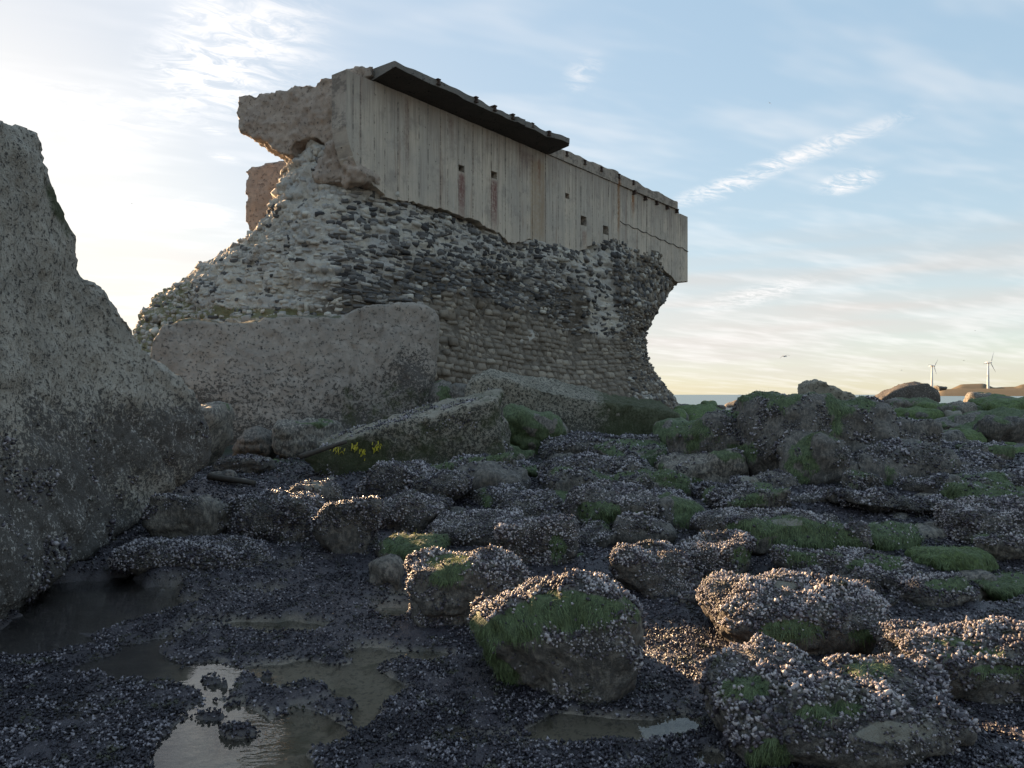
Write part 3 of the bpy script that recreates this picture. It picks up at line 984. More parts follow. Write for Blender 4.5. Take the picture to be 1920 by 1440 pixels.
def build_masonry():
    C = np.array([[P(*q) for q in r] for r in ROWS])
    NV, NU = 190, 460
    S = cubic(C, NV)
    S = np.transpose(cubic(np.transpose(S, (1, 0, 2)), NU), (1, 0, 2))           # NV x NU x 3
    V = S.reshape(-1, 3)
    i = np.arange(NV - 1)[:, None]
    j = np.arange(NU - 1)[None, :]
    Fq = np.stack(np.broadcast_arrays(i * NU + j, (i + 1) * NU + j, (i + 1) * NU + j + 1, i * NU + j + 1), -1).reshape(-1, 4)
    n = normals(V, Fq)
    px, py = proj(V)
    w1 = fbm(V, .5, 3, 5)
    leftness = 1 - sstep(px + 60 * w1, 540, 680)
    lump = .17 * fbm(V, .8, 4, 31) * (1 - .6 * sstep(py, 620, 680) * sstep(px, 780, 900))
    lump += leftness * (.10 * fbm(V, 2.2, 3, 33) + .05 * fbm(V, 6, 2, 34))
    strat = fbm(V * np.array([1.1, 1.1, 5.5]), 1.0, 3, 38)
    lump += (.085 * strat + .05 * np.abs(fbm(V * np.array([1.6, 1.6, 3.2]), 1.0, 3, 39))) * (1 - .85 * sstep(py, 585, 640) * sstep(px, 780, 880) * (1 - sstep(px, 1130, 1200)))
    # overhang ledge where the facing has fallen away, and a vertical buttress scar
    ledge = np.exp(-((py - (500 + (px - 880) * .22 + 14 * w1)) / 9.0) ** 2) * sstep(px, 640, 720) * (1 - sstep(px, 930, 1000))
    lump += .10 * ledge
    scar = sstep(px, 1063, 1072) * (1 - sstep(px, 1080, 1092)) * sstep(py, 480, 510) * (1 - sstep(py, 660, 690))
    lump -= .10 * scar
    V2 = V + n * lump[:, None] + n * (.030 * fbm(V, 8, 3, 35) + .014 * fbm(V, 19, 2, 36))[:, None]
    pale = np.clip(leftness * .9 + .75 * sstep(560 - py + 35 * w1, -10, 60) * (1 - sstep(px, 1180, 1230)) * .8, 0, 1)
    strip = np.exp(-((px - (1125 + (py - 560) * .12 + 20 * w1)) / 36.0) ** 2) * sstep(py, 470, 490) * (1 - sstep(py, 610, 655))
    patch = np.exp(-((px - 985) / 26.0) ** 2 - ((py - 630) / 14.0) ** 2)
    pale = np.clip(np.maximum(pale, np.maximum(strip * 1.1, patch * .9)), 0, 1)
    grn = np.exp(-((py - 590) / 16.0) ** 2) * (1 - sstep(px, 560, 660)) * sstep(px, 250, 330)
    grn = np.maximum(grn, .7 * (1 - sstep(px, 330, 420)))
    m, g = new_mat('rubble_mortar')
    p = pos(g)
    a, b, f = g.noise(p, 1.6, 5, .65), g.noise(p, 7, 5, .7), g.noise(p, 26, 4, .7)
    pl = g.attr('pale')
    cp = g.mix(g.step(a, .35, .65), (0.54, 0.475, 0.385), (0.43, 0.40, 0.365))
    cp = g.mix(g.m('MULTIPLY', g.step(b, .52, .70), .6), cp, (0.25, 0.21, 0.17))
    cd = g.mix(g.step(b, .35, .65), (0.200, 0.166, 0.130), (0.115, 0.094, 0.075))
    c = g.mix(g.step(g.m('ADD', pl, g.m('MULTIPLY', g.m('SUBTRACT', b, .5), .5)), .3, .65), cd, cp)
    c = g.mix(g.m('MULTIPLY', g.step(f, .56, .7), .5), c, (0.045, 0.040, 0.036))
    c = g.mix(g.m('MULTIPLY', g.step(g.m('ADD', g.attr('algae'), g.m('MULTIPLY', g.m('SUBTRACT', b, .5), 1.0)), .45, .75), .8), c, (0.13, 0.12, 0.035))
    finish(g, c, .92, g.m('ADD', b, g.m('MULTIPLY', f, .6)), .9, .06, .2)
    core = obj('masonry_core', make_mesh('masonry_core', to_fort(V2), Fq, m, True, {'pale': pale, 'algae': grn}), fort)

    # ---- stones
    def stone_mat(name, c0, c1, c2):
        m, g = new_mat(name)
        p = pos(g)
        t = g.m('FRACT', g.m('ADD', g.attr('tone'), g.n('ShaderNodeObjectInfo').outputs['Random']))
        nn, ff = g.noise(p, 9, 4, .7), g.noise(p, 34, 3, .7)
        c = g.mix(t, c0, c1)
        c = g.mix(g.m('MULTIPLY', g.step(t, .80, .88), .8), c, c2)
        c = g.mix(g.m('MULTIPLY', g.step(nn, .5, .7), .45), c, tuple(x * .5 for x in c0))
        c = g.mix(g.m('MULTIPLY', g.step(ff, .6, .72), .3), c, c2)
        finish(g, c, .85, g.m('ADD', nn, ff), .6, .03, .25)
        return m
    SM = [stone_mat('dark_grey_stone', (0.058, 0.055, 0.055), (0.200, 0.182, 0.165), (0.34, 0.31, 0.275)),
          stone_mat('brown_coursed_stone', (0.185, 0.152, 0.118), (0.265, 0.220, 0.170), (0.35, 0.295, 0.23)),
          stone_mat('pale_rubble_stone', (0.34, 0.315, 0.285), (0.52, 0.46, 0.38), (0.58, 0.53, 0.45))]
    rg = np.random.RandomState(12)
    NVAR = 6
    base = []
    for k in range(NVAR):
        sv, sf = rock_geo((1, 1, 1), 2, 300 + k, p=22 + k % 3 * 10, cuts=0 if k < 3 else k - 1, jitter=.06)
        sv = sv * (1 + rg.uniform(-.10, .07, (len(sv), 1)))
        base.append((sv, sf))
    meshes = [[make_mesh('stone', sv, sf, SM[c], False) for sv, sf in base] for c in range(3)]
    S2 = V2.reshape(NV, NU, 3)
    N2 = normals(V2, Fq).reshape(NV, NU, 3)
    PX, PY = proj(V2)
    PX, PY = PX.reshape(NV, NU), PY.reshape(NV, NU)
    # courses: walk down the middle column for their heights
    jm = NU // 2 + 40
    vl = np.concatenate([[0], np.cumsum(np.linalg.norm(np.diff(S2[:, jm], axis=0), axis=1))])
    cand = []
    for ps in (0, 1):
        s = 0.05
        while s < vl[-1] - .3:
            hh = rg.uniform(.13, .23) if ps else rg.uniform(.080, .130)
            vi = np.interp(s + hh / 2, vl, np.arange(NV))
            i0 = int(vi)
            fv = vi - i0
            line = S2[i0] * (1 - fv) + S2[min(i0 + 1, NV - 1)] * fv
            ln = N2[i0]
            lx = PX[i0] * (1 - fv) + PX[min(i0 + 1, NV - 1)] * fv
            ly = PY[i0] * (1 - fv) + PY[min(i0 + 1, NV - 1)] * fv
            ul = np.concatenate([[0], np.cumsum(np.linalg.norm(np.diff(line, axis=0), axis=1))])
            # local course height scale: rows spread or close up along the wall
            q = 3.2 + rg.uniform(0, .3)
            while q < ul[-1] - 3.2:
                ui = np.interp(q, ul, np.arange(NU))
                ju = int(ui)
                x, y = lx[ju], ly[ju]
                vloc = np.linalg.norm(S2[min(i0 + 2, NV - 1), ju] - S2[i0, ju]) / max(1e-6, np.linalg.norm(S2[min(i0 + 2, NV - 1), jm] - S2[i0, jm]))
                h = hh * vloc
                wob = 26 * math.sin(x * .013) + rg.uniform(-14, 14)
                coursed = x > 790 and y > 580 + wob + max(0, (x - 1010)) * .25 and x < 1175
                edge = x >= 1160 + wob
                left = x < 610 + wob
                if coursed:
                    wd = rg.uniform(.20, .50)
                    k = 1
                elif edge:
                    wd = rg.uniform(.14, .28)
                    k = 1 if rg.rand() < .5 else (0 if rg.rand() < .7 else 2)
                elif left:
                    wd = rg.uniform(.10, .30)
                    k = 2 if rg.rand() < .86 else 0
                else:
                    wd = rg.uniform(.14, .40)
                    k = 0 if rg.rand() < (.86 if y > 440 else .6) else 2
                c = line[ju]
                nn = ln[ju]
                strip = abs(x - (1125 + (y - 560) * .12)) < 32 and 470 < y < 640
                keep = True
                if left and rg.rand() < .30:
                    keep = False
                if strip and rg.rand() < .62:
                    keep = False
                if not (left or coursed or edge or strip) and rg.rand() < (.14 if y < 470 else .05):
                    keep = False
                if 1063 < x < 1090 and 490 < y < 680 and rg.rand() < .4:
                    keep = False
                if coursed != bool(ps):
                    keep = False
                if keep and y < 800:
                    cand.append((c, nn, wd, h, x, y, k, coursed, left, edge))
                q += wd * (1.0 if coursed else 1.06)
            s += hh
    inst = []
    for c, nn, wd, h, x, y, k, coursed, left, edge in cand:
        u = np.cross(np.array([0, 0, 1.0]), nn)
        u /= max(np.linalg.norm(u), 1e-6)
        v = np.cross(nn, u)
        if coursed:
            a = rg.normal(0, .02)
            sz = np.array([wd * .5 * rg.uniform(.93, 1.03), .11, h * .5 * rg.uniform(.86, 1.04)])
            out = rg.uniform(-.050, .010) - .045
            til = rg.normal(0, .06)
        else:
            a = rg.normal(0, .16)
            sz = np.array([wd * .5 * rg.uniform(.82, 1.02), .13, h * .5 * rg.uniform(.55, 1.15)])
            out = rg.uniform(-.115, -.025) if not left else rg.uniform(-.118, -.050)
            til = rg.normal(0, .22)
        R = np.stack([u, nn, v], 1) @ rot_m(til, a, rg.normal(0, .12) if not coursed else rg.normal(0, .04))
        if rg.rand() < .5:
            sz[0] = -sz[0]; sz[1] = -sz[1]
        hidden = (290 < x < 815 and y > 600) or y > 762 or (880 < x < 1280 and y > 715 + (x - 900) * .14)
        Y = c[1]
        fac = -(nn @ (c - np.array([0, 0, EYE]))) / np.linalg.norm(c)
        score = 0 if hidden or fac < .15 else abs(sz[0]) * sz[2] / Y ** 2 * fac * (1.0 if k != 2 else .7)
        inst.append((c + nn * out, R, sz, k, rg.randint(3) if coursed else rg.randint(NVAR), score))
    order = sorted(range(len(inst)), key=lambda q: -inst[q][5])
    top = set(order[:300])
    FI3 = FI[:3, :3]
    jv = {0: [], 1: [], 2: []}
    for q, (c, R, sz, k, vv, sc) in enumerate(inst):
        if q in top:
            o = obj('stone', meshes[k][vv], core)
            mt = np.eye(4)
            mt[:3, :3] = (FI3 @ R) * sz[None, :]
            mt[:3, 3] = FI3 @ c + FI[:3, 3]
            o.matrix_basis = Matrix(mt.tolist())
        else:
            jv[k].append((base[vv][0] * sz @ R.T + c, base[vv][1] if sz[0] * sz[1] > 0 else base[vv][1], rg.rand()))
    for k in jv:
        if not jv[k]:
            continue
        VV, FF, T, off = [], [], [], 0
        for a, b, t in jv[k]:
            VV.append(a); FF.append(b + off); T.append(np.full(len(a), t)); off += len(a)
        o = obj(('dark_rubble', 'coursed_rubble', 'pale_rubble')[k], make_mesh('rubble', to_fort(np.vstack(VV)), np.vstack(FF), SM[k], False, {'tone': np.concatenate(T)}), core)
        o['kind'] = 'stuff'
    print('stones', len(inst))


build_masonry()

# ------------------------------------------------------------------ shells and weed
SHELLS = []          # (world position, rotation 3x3, scale 3, owner, material key)
rgS = np.random.RandomState(77)


def shell_proto(seed):
    rg = np.random.RandomState(seed)
    V = [(0, 0, -1.0)]
    for k in range(5):
        a = 2 * math.pi * k / 5 + rg.uniform(-.25, .25)
        r = rg.uniform(.8, 1.1)
        V.append((r * math.cos(a), r * math.sin(a), rg.uniform(-.05, .45)))
    V.append((rg.uniform(-.25, .25), rg.uniform(-.25, .25), .98))
    Fc = []
    for k in range(5):
        j = (k + 1) % 5
        Fc += [[0, 1 + j, 1 + k], [1 + k, 1 + j, 6]]
    return np.array(V), np.array(Fc)


SP = [shell_proto(900 + k) for k in range(5)]
SHELL_ME = {}


def rand_rots(n, nrm, lean, rg):
    """n rotations whose z axis leans about the normals"""
    z = nrm + rg.normal(0, lean, (n, 3))
    z /= np.linalg.norm(z, axis=1, keepdims=True)
    t = rg.normal(0, 1, (n, 3))
    x = np.cross(t, z)
    x /= np.maximum(np.linalg.norm(x, axis=1, keepdims=True), 1e-6)
    y = np.cross(z, x)
    return np.stack([x, y, z], 2)


def sample_tris(V, Fq, w, n, rg):
    T = np.vstack([Fq[:, [0, 1, 2]], Fq[:, [0, 2, 3]]]) if Fq.shape[1] == 4 else Fq
    a, b, c = V[T[:, 0]], V[T[:, 1]], V[T[:, 2]]
    ar = .5 * np.linalg.norm(np.cross(b - a, c - a), axis=1) * w[T].mean(1)
    tot = ar.sum()
    if n is None or tot <= 0:
        return tot
    k = rg.choice(len(T), n, p=ar / tot)
    r1, r2 = np.sqrt(rg.rand(n)), rg.rand(n)
    bc = np.stack([1 - r1, r1 * (1 - r2), r1 * r2], 1)
    return (a[k] * bc[:, :1] + b[k] * bc[:, 1:2] + c[k] * bc[:, 2:]), T[k], bc


def shells_mesh(name, pts, R, sc, mat, rg):
    n = len(pts)
    VV, FF, TT = [], [], []
    kind = rg.randint(0, len(SP), n)
    off = 0
    for k, (sv, sf) in enumerate(SP):
        sel = np.where(kind == k)[0]
        if not len(sel):
            continue
        q = np.einsum('nij,nvj->nvi', R[sel], sv[None] * sc[sel][:, None, :]) + pts[sel][:, None]
        VV.append(q.reshape(-1, 3))
        FF.append((sf[None] + (np.arange(len(sel)) * len(sv))[:, None, None] + off).reshape(-1, 3))
        TT.append(np.repeat(rg.rand(len(sel)), len(sv)))
        off += len(sel) * len(sv)
    return make_mesh(name, np.vstack(VV), np.vstack(FF), mat, True, {'tone': np.concatenate(TT)})


def add_shells(o, V, Fq, mask, nrm, cover, size, mat, seed, single=0, lean=.55):
    """a crust of mussels on rock o; the `single` nearest ones become objects of their own"""
    rg = np.random.RandomState(seed)
    view = np.array([0, 0, EYE]) - V
    view /= np.linalg.norm(view, axis=1, keepdims=True)
    fac = (nrm * view).sum(1)
    w = mask * sstep(fac, -.35, .05)
    area = sample_tris(V, Fq, w, None, rg)
    n = int(area * cover / (size * size * .30))
    if n < 5:
        return 0
    pts, tri, bc = sample_tris(V, Fq, w, n, rg)
    nn = (nrm[tri] * bc[:, :, None]).sum(1)
    R = rand_rots(n, nn, lean, rg)
    L = size * rg.uniform(.34, .70, n) * np.where(rg.rand(n) < .10, 1.5, 1.0) * (1 + .45 * fbm(pts, 5.0, 3, seed))
    sc = np.stack([L * rg.uniform(.55, .75, n), L * rg.uniform(.40, .6, n), L], 1)
    pts = pts + nn * (L * rg.uniform(.05, .55, n))[:, None]
    if single:
        d = np.linalg.norm(pts - np.array([0, 0, EYE]), axis=1) / L
        order = np.argsort(d)
        one, rest = order[:single], order[single:]
        for q in one:
            k = rg.randint(len(SP))
            if (k, mat) not in SHELL_ME:
                SHELL_ME[(k, mat)] = make_mesh('mussel', SP[k][0], SP[k][1], M[mat], True)
            c = obj('mussel', SHELL_ME[(k, mat)], o)
            mt = np.eye(4)
            mt[:3, :3] = R[q] * sc[q][None, :]
            mt[:3, 3] = pts[q] - np.array(o.location)
            c.matrix_basis = Matrix(mt.tolist())
        pts, R, sc = pts[rest], R[rest], sc[rest]
    c = obj('mussel_crust', shells_mesh('mussel_crust', pts - np.array(o.location), R, sc, M[mat], rg), o)
    c['kind'] = 'stuff'
    return n


def add_weed(o, V, Fq, mask, nrm, dens, length, width, seed):
    rg = np.random.RandomState(seed)
    view = np.array([0, 0, EYE]) - V
    view /= np.linalg.norm(view, axis=1, keepdims=True)
    w = mask * sstep((nrm * view).sum(1), -.3, .1)
    area = sample_tris(V, Fq, w, None, rg)
    n = int(area * dens)
    if n < 5:
        return
    pts, tri, bc = sample_tris(V, Fq, w, n, rg)
    nn = (nrm[tri] * bc[:, :, None]).sum(1)
    nn /= np.maximum(np.linalg.norm(nn, axis=1, keepdims=True), 1e-6)
    gdir = np.array([0.0, -.25, -1.0])
    t = gdir - nn * (nn @ gdir)[:, None]
    sw = np.stack([fbm(pts, 4, 2, seed), fbm(pts, 4, 2, seed + 9), np.zeros(n)], 1)
    t = t + .8 * (sw - nn * (sw * nn).sum(1)[:, None]) + rg.normal(0, .28, (n, 3))
    t /= np.linalg.norm(t, axis=1, keepdims=True)
    b = np.cross(nn, t)
    L = length * (rg.uniform(.4, 1.3, n) * np.where(rg.rand(n) < .15, 1.5, 1.0))[:, None]
    W = width * rg.uniform(.6, 1.4, n)[:, None]
    P0 = pts - nn * .004
    P1 = pts + t * L * .5 + nn * (L * rg.uniform(.01, .07, (n, 1)))
    P2 = P1 + t * L * .45 - nn * L * .05 + np.array([0, 0, -1.0]) * L * .16
    Q = np.stack([P0 - b * W, P0 + b * W, P1 + b * W * .9, P1 - b * W * .9, P2], 1).reshape(-1, 3)
    k = np.arange(n)[:, None, None] * 5
    FF = (np.array([[0, 1, 2], [0, 2, 3], [3, 2, 4]])[None] + k).reshape(-1, 3)
    c = obj('weed_strands', make_mesh('weed_strands', Q - np.array(o.location), FF, M['algae'], True, {'tone': np.repeat(rg.rand(n), 5)}), o)
    c['kind'] = 'stuff'


# ------------------------------------------------------------------ boulders
def ell(px, py, areas, wob):
    r = np.zeros(len(px))
    for cx, cy, rx, ry in areas:
        q = np.sqrt(((px - cx) / rx) ** 2 + ((py - cy) / ry) ** 2) + wob
        r = np.maximum(r, 1 - sstep(q, .75, 1.1))
    return r


def dress(o, V, Fq, seed, m=.7, g=0.0, garea=(), bare=(), side=.35, Ymid=5.0, size=None, mm='mussel', single=0, weed=True, noisy=.9, mtop=None, base_z=0.0, gnz=None):
    """growth on a rock: mussels and weed masks as mesh attributes, shells and strands as geometry"""
    n = normals(V, Fq)
    px, py = proj(V)
    w1, w2 = fbm(V, 2.4 + 3 / max(Ymid, 3), 4, seed + 1), fbm(V, 5.0, 3, seed + 2)
    up = sstep(n[:, 2], -.35, .45)
    al = ell(px, py, garea, .35 * w2) * (n[:, 1] < .6)
    if g > 0:
        al = np.maximum(al, sstep(w1 * .9 + (g - .5) * 1.6 + .25 * n[:, 2], -.15, .35))
    br = ell(px, py, bare, .30 * w2) * sstep(n[:, 2], -.2, .3)
    zz = (V[:, 2] - np.percentile(V[:, 2], 12)) / max(1e-3, V[:, 2].max() - np.percentile(V[:, 2], 12))
    side = side * (.35 + .65 * sstep(zz + .25 * w1, .25, .6)) if Ymid < 7.5 else side
    mus = np.clip(m * (side + (1 - side) * up) + noisy * .42 * w2 * (1 - .5 * m), 0, 1)
    mus = np.clip(mus - .22 * sstep(fbm(V, 3.3, 4, seed + 6), .1, .6), 0, 1)
    mus = sstep(mus, .28, .62) * (1 - .93 * br) * (1 - .9 * sstep(al, .25, .6))
    me = o.data
    for k, a in (('algae', al), ('mussel', mus), ('bare', br), ('grown', np.full(len(V), 1.0 if m > .3 else 0.0))):
        at = me.attributes.new(k, 'FLOAT', 'POINT')
        at.data.foreach_set('value', a.astype(np.float32))
    size = size or max(.0235, .0054 * Ymid ** .8)
    cnt = 0
    if m > .05 and Ymid < 14:
        cov = .80 if Ymid < 7 else .55
        cnt = add_shells(o, V, Fq, mus, n, cov, size, mm, seed + 5, single)
    if weed and Ymid < 11 and al.max() > .4:
        add_weed(o, V, Fq, sstep(al, .35, .7), n, 19000 / max(1, (Ymid / 4) ** 2), .030 + .003 * Ymid, .0013 * max(1, Ymid / 4.5), seed + 8)
    return cnt


TOTAL = [0]


def boulder(label, x0, x1, yt, yb, zg=0.0, dr=.8, seed=1, p=9, cuts=9, rz=0.0, tilt=(0, 0), amp=.085, mat='boulder', N=None, cat='boulder', name='boulder', group=None, fy=None, topback=.70, **kw):
    Y = fy if fy else (EYE - zg) * F / (yb - HY)
    W = (x1 - x0) / F * Y
    D = W * (dr + .12)
    zt = EYE - (yt - HY) / F * (Y + topback * D)
    H = max(zt - zg, .05)
    sink = .12 * H + .05
    half = np.array([W / 2, D / 2, (H + sink) / 2])
    if N is None:
        N = int(np.clip(max(x1 - x0, 60) / 8.5, 10, 40))
    N = int(N * .85)
    V, Fq = rock_geo(half, N, seed, p, cuts)
    V = V @ rot_m(tilt[0], tilt[1], rz).T
    # fit the rotated block back into its measured size
    lo, hi = V.min(0), V.max(0)
    V = (V - (lo + hi) / 2) / ((hi - lo) / 2) * half
    cx = ((x0 + x1) / 2 - CX) / F * (Y + .25 * D)
    c = np.array([cx, Y + D / 2, zg - sink + half[2]])
    sz = min(W, 2 * half[2], D)
    zr = np.clip((V[:, 2] / half[2] + 1) / 2, 0, 1)
    und = 1 - .16 * (1 - sstep(zr, .1, .6))
    V = V * np.stack([und, und, np.ones_like(und)], 1)
    Vw = V + c
    n = normals(Vw, Fq)
    Vw = Vw + n * (amp * sz * 1.6 * fbm(Vw, 1.7 / max(sz, .25), 4, seed + 3))[:, None]
    Vw = Vw + n * (.022 * sz * fbm(Vw, 8 / max(sz, .3), 3, seed + 4))[:, None]
    rid = np.clip(1 - np.abs(fbm(Vw, 1.25 / max(sz, .25), 3, seed + 6)) * 2.2, 0, 1) ** 5
    Vw = Vw - n * (.075 * sz * rid)[:, None]
    loc = np.array([cx, Y + D / 2, zg])
    me = make_mesh(name, Vw - loc, Fq, M[mat])
    o = obj(name, me, None, tuple(loc))
    tag(o, label, cat, group)
    TOTAL[0] += dress(o, Vw, Fq, seed * 13 + 100, Ymid=Y + D / 2, **kw)
    return o


def solid(name, label, outline, depth, back, vox, mat, amp, freq, seed, cat, smooth=3, fine=.02, ffreq=9, zone=None, algae=None, shells=None, extra=None, micro=0.0, bulge=None):
    """a big rock or slab: outline given by place and distance, with its real thickness behind"""
    fr = np.array([P(a, b, depth(a, b)) for a, b in outline])
    bk = fr + np.array(back)
    if extra is not None:
        bk = extra(bk)
    V, Fq = remesh(*prism(fr, bk), vox, smooth)
    if bulge:
        V = bulge(V)
    V = crust(V, Fq, amp, freq, seed, fine, ffreq)
    rid = np.clip(1 - np.abs(fbm(V, .75 * freq, 4, seed + 33)) * 3.0, 0, 1) ** 4
    V = V - normals(V, Fq) * (amp * .5 * rid)[:, None]
    if micro:
        n = normals(V, Fq)
        V = V + n * (micro * fbm(V, 26, 2, seed + 70))[:, None]
    px, py = proj(V)
    n = normals(V, Fq)
    at = {}
    at['zone'] = zone(V, n, px, py) if zone else np.zeros(len(V))
    at['algae'] = algae(V, n, px, py) if algae else np.zeros(len(V))
    lo, hi = V.min(0), V.max(0)
    loc = np.array([(lo[0] + hi[0]) / 2, (lo[1] + hi[1]) / 2, lo[2]])
    o = obj(name, make_mesh(name, V - loc, Fq, M[mat], True, at), None, tuple(loc))
    tag(o, label, cat)
    if shells:
        mk, cov, size, mm = shells
        TOTAL[0] += add_shells(o, V, Fq, mk(V, n, px, py), n, cov, size, mm, seed + 5)
    return o, V, Fq, n


# --- the big barnacled mass on the left
LEFT = [(-330, 60), (-200, 130), (-90, 190), (0, 228), (30, 239), (64, 252), (77, 272), (74, 300), (98, 345), (122, 395), (146, 440), (157, 490), (166, 518), (194, 530), (212, 556), (243, 582), (260, 608),
        (274, 648), (293, 670), (314, 686), (334, 716), (352, 742), (372, 758), (378, 790), (388, 820), (389, 862), (372, 884), (330, 926), (270, 972), (205, 1010), (145, 1055), (95, 1085), (55, 1140), (0, 1165), (-180, 1230), (-420, 1280), (-480, 700)]
def left_depth(a, b):
    return 5.75 + 3.5 * np.clip(a / 390.0, -.5, 1.0) + (0.25 if b < 600 else 0)
solid('sea_rock', 'huge barnacle-speckled concrete mass filling the left edge, leaning over the tide pool', LEFT, left_depth, (-2.0, 2.3, 0.0), .036, 'left', .085, .8, 11, 'rock', 2, .035, 4.5,
      zone=lambda V, n, px, py: np.clip(sstep(1.75 - V[:, 2] + .35 * fbm(V, 1.1, 3, 5), 0, .9) * (1 - .85 * np.exp(-((px - 300) / 110.0) ** 2 - ((py - 930) / 70.0) ** 2)), 0, 1),
      algae=lambda V, n, px, py: .75 * np.exp(-(((px - 112) - (py - 390) * .38) / 26.0) ** 2) * np.exp(-((py - 385) / 70.0) ** 2),
      shells=(lambda V, n, px, py: sstep(fbm(V, 3.2, 3, 88), .18, .5) * sstep(1.5 - V[:, 2], 0, .8) * .8, .42, .034, 'mussel_dark'), micro=.017)

# --- the long fallen slab in front of the masonry
SLAB = [(276, 668), (284, 634), (308, 606), (338, 597), (372, 600), (402, 606), (450, 603), (520, 592), (560, 591), (602, 594), (648, 590), (668, 580), (684, 573), (742, 570), (790, 574), (812, 584),
        (822, 600), (817, 650), (808, 715), (802, 765), (770, 812), (700, 842), (560, 850), (420, 850), (345, 830), (310, 770), (296, 715)]
def slab_grooves(V):
    # two old casting joints run down the slab's face
    px, py = proj(V)
    g = np.exp(-((px - (674 - (py - 590) * .14)) / 4.5) ** 2) + np.exp(-((px - (719 - (py - 580) * .142)) / 4.5) ** 2)
    V = V.copy()
    V[:, 1] += .07 * g * (py < 745)
    return V


solid('concrete_slab', 'long brown fallen concrete slab standing on edge against the fort base', SLAB, lambda a, b: 15.4 + 1.6 * (a - 290) / 530 - (.5 if b > 740 else 0), (-.12, 1.7, .12), .065, 'slab', .06, 1.1, 23, 'slab', 1, .035, 5.0,
      zone=lambda V, n, px, py: sstep(py + 70 * fbm(V, .9, 4, 8), 650, 850),
      algae=lambda V, n, px, py: .55 * sstep(n[:, 2], .45, .8) * (px < 640) + .45 * sstep(py + 30 * fbm(V, .9, 3, 9), 690, 740) * (px > 640), micro=.018, bulge=slab_grooves)

# --- tilted slab like a fallen column
LOG = [(560, 858), (600, 842), (650, 823), (700, 806), (760, 790), (820, 777), (880, 762), (912, 753), (930, 749), (934, 762), (928, 778), (938, 812), (945, 845), (938, 885), (880, 912), (800, 918), (700, 915), (628, 905), (590, 888)]
_, LV, LF, LN = solid('tilted_slab', 'weed-draped slab tilted up to the right like a fallen column before the fort', LOG, lambda a, b: 11.2 + .5 * (a - 560) / 370, (.1, .95, .20), .045, 'log', .05, 1.6, 31, 'slab', 2, .025, 8.0,
      zone=lambda V, n, px, py: .40 * (n[:, 2] < .5) + .35 * sstep(py, 820, 900), algae=lambda V, n, px, py: .34 + .30 * fbm(V, 1.5, 3, 3) + .14 * (n[:, 2] < .3),
      shells=(lambda V, n, px, py: sstep(fbm(V, 2.6, 3, 12) + .35 * (n[:, 2] > .5) * (px < 780), .25, .6), .40, .040, 'mussel_dark'), micro=.012)

# --- long leaning slab behind it
LEAN = [(876, 728), (888, 710), (906, 706), (960, 715), (1010, 726), (1060, 737), (1110, 748), (1150, 757), (1200, 764), (1250, 771), (1272, 782), (1274, 806), (1245, 832), (1150, 842), (1040, 832), (960, 815), (890, 800), (872, 765)]
solid('leaning_slab', 'long green-stained slab sloping down to the right at the foot of the masonry', LEAN, lambda a, b: 14.6 + 1.2 * (a - 880) / 390, (.15, 1.6, .22), .065, 'log', .07, 1.2, 37, 'slab', 2, .03, 7.0,
      zone=lambda V, n, px, py: .25 + .5 * sstep(py - (px - 900) * .14, 735, 790), algae=lambda V, n, px, py: .25 + .75 * sstep(px, 1080, 1200) * (n[:, 2] > -.3), micro=.012)


def cluster(name, label, cat, lobes, vox, mat, amp, freq, seed, **kw):
    """one rock mass grown from several overlapping blocks"""
    VV, FF, off = [], [], 0
    for k, (x0, x1, yt, yb, zg, dr, fy) in enumerate(lobes):
        Y = fy
        W = (x1 - x0) / F * Y
        D = W * dr
        zt = EYE - (yt - HY) / F * (Y + .5 * D)
        zb = EYE - (yb - HY) / F * Y
        H = zt - zb
        half = (W / 2, D / 2, H / 2 + .1)
        V, Fq = rock_geo(half, 8, seed + k, 8, 8)
        cx = ((x0 + x1) / 2 - CX) / F * (Y + .2 * D)
        VV.append(V + np.array([cx, Y + D / 2, zb + H / 2 - .1]))
        FF.append(Fq + off)
        off += len(V)
    V, Fq = remesh(np.vstack(VV), np.vstack(FF).tolist(), vox, 3)
    V = crust(V, Fq, amp, freq, seed, amp * .35, freq * 5)
    lo, hi = V.min(0), V.max(0)
    loc = np.array([(lo[0] + hi[0]) / 2, (lo[1] + hi[1]) / 2, lo[2]])
    o = obj(name, make_mesh(name, V - loc, Fq, M[mat]), None, tuple(loc))
    tag(o, label, cat)
    TOTAL[0] += dress(o, V, Fq, seed * 7, Ymid=loc[1], **kw)
    return o


cluster('rock_mound', 'big dark weed-covered rock mound standing right of centre against the horizon', 'rock',
        [(1400, 1690, 742, 905, .4, .8, 10.4), (1285, 1480, 775, 880, .4, .7, 11.2), (1250, 1400, 800, 870, .4, .6, 11.4), (1590, 1782, 778, 870, .4, .7, 10.9), (1480, 1610, 815, 900, .4, .6, 9.9), (1600, 1810, 838, 905, .4, .5, 9.8), (1340, 1500, 782, 860, .4, .6, 11.2)],
        .045, 'boulder', .13, 1.3, 211, m=.42, g=.34, side=.6, mm='mussel_dark')
solid('rock', 'bare brown pointed rock perched on the top of the dark mound', [(1513, 760), (1515, 738), (1519, 720), (1531, 712), (1546, 716), (1566, 726), (1586, 732), (1602, 736), (1612, 750), (1606, 775), (1520, 778)],
      lambda a, b: 12.0, (.1, .75, 0), .035, 'log', .045, 2.6, 141, 'rock', 1, .02, 9.0, algae=lambda V, n, px, py: .4 * sstep(py, 742, 760) + 0 * px, micro=.01)
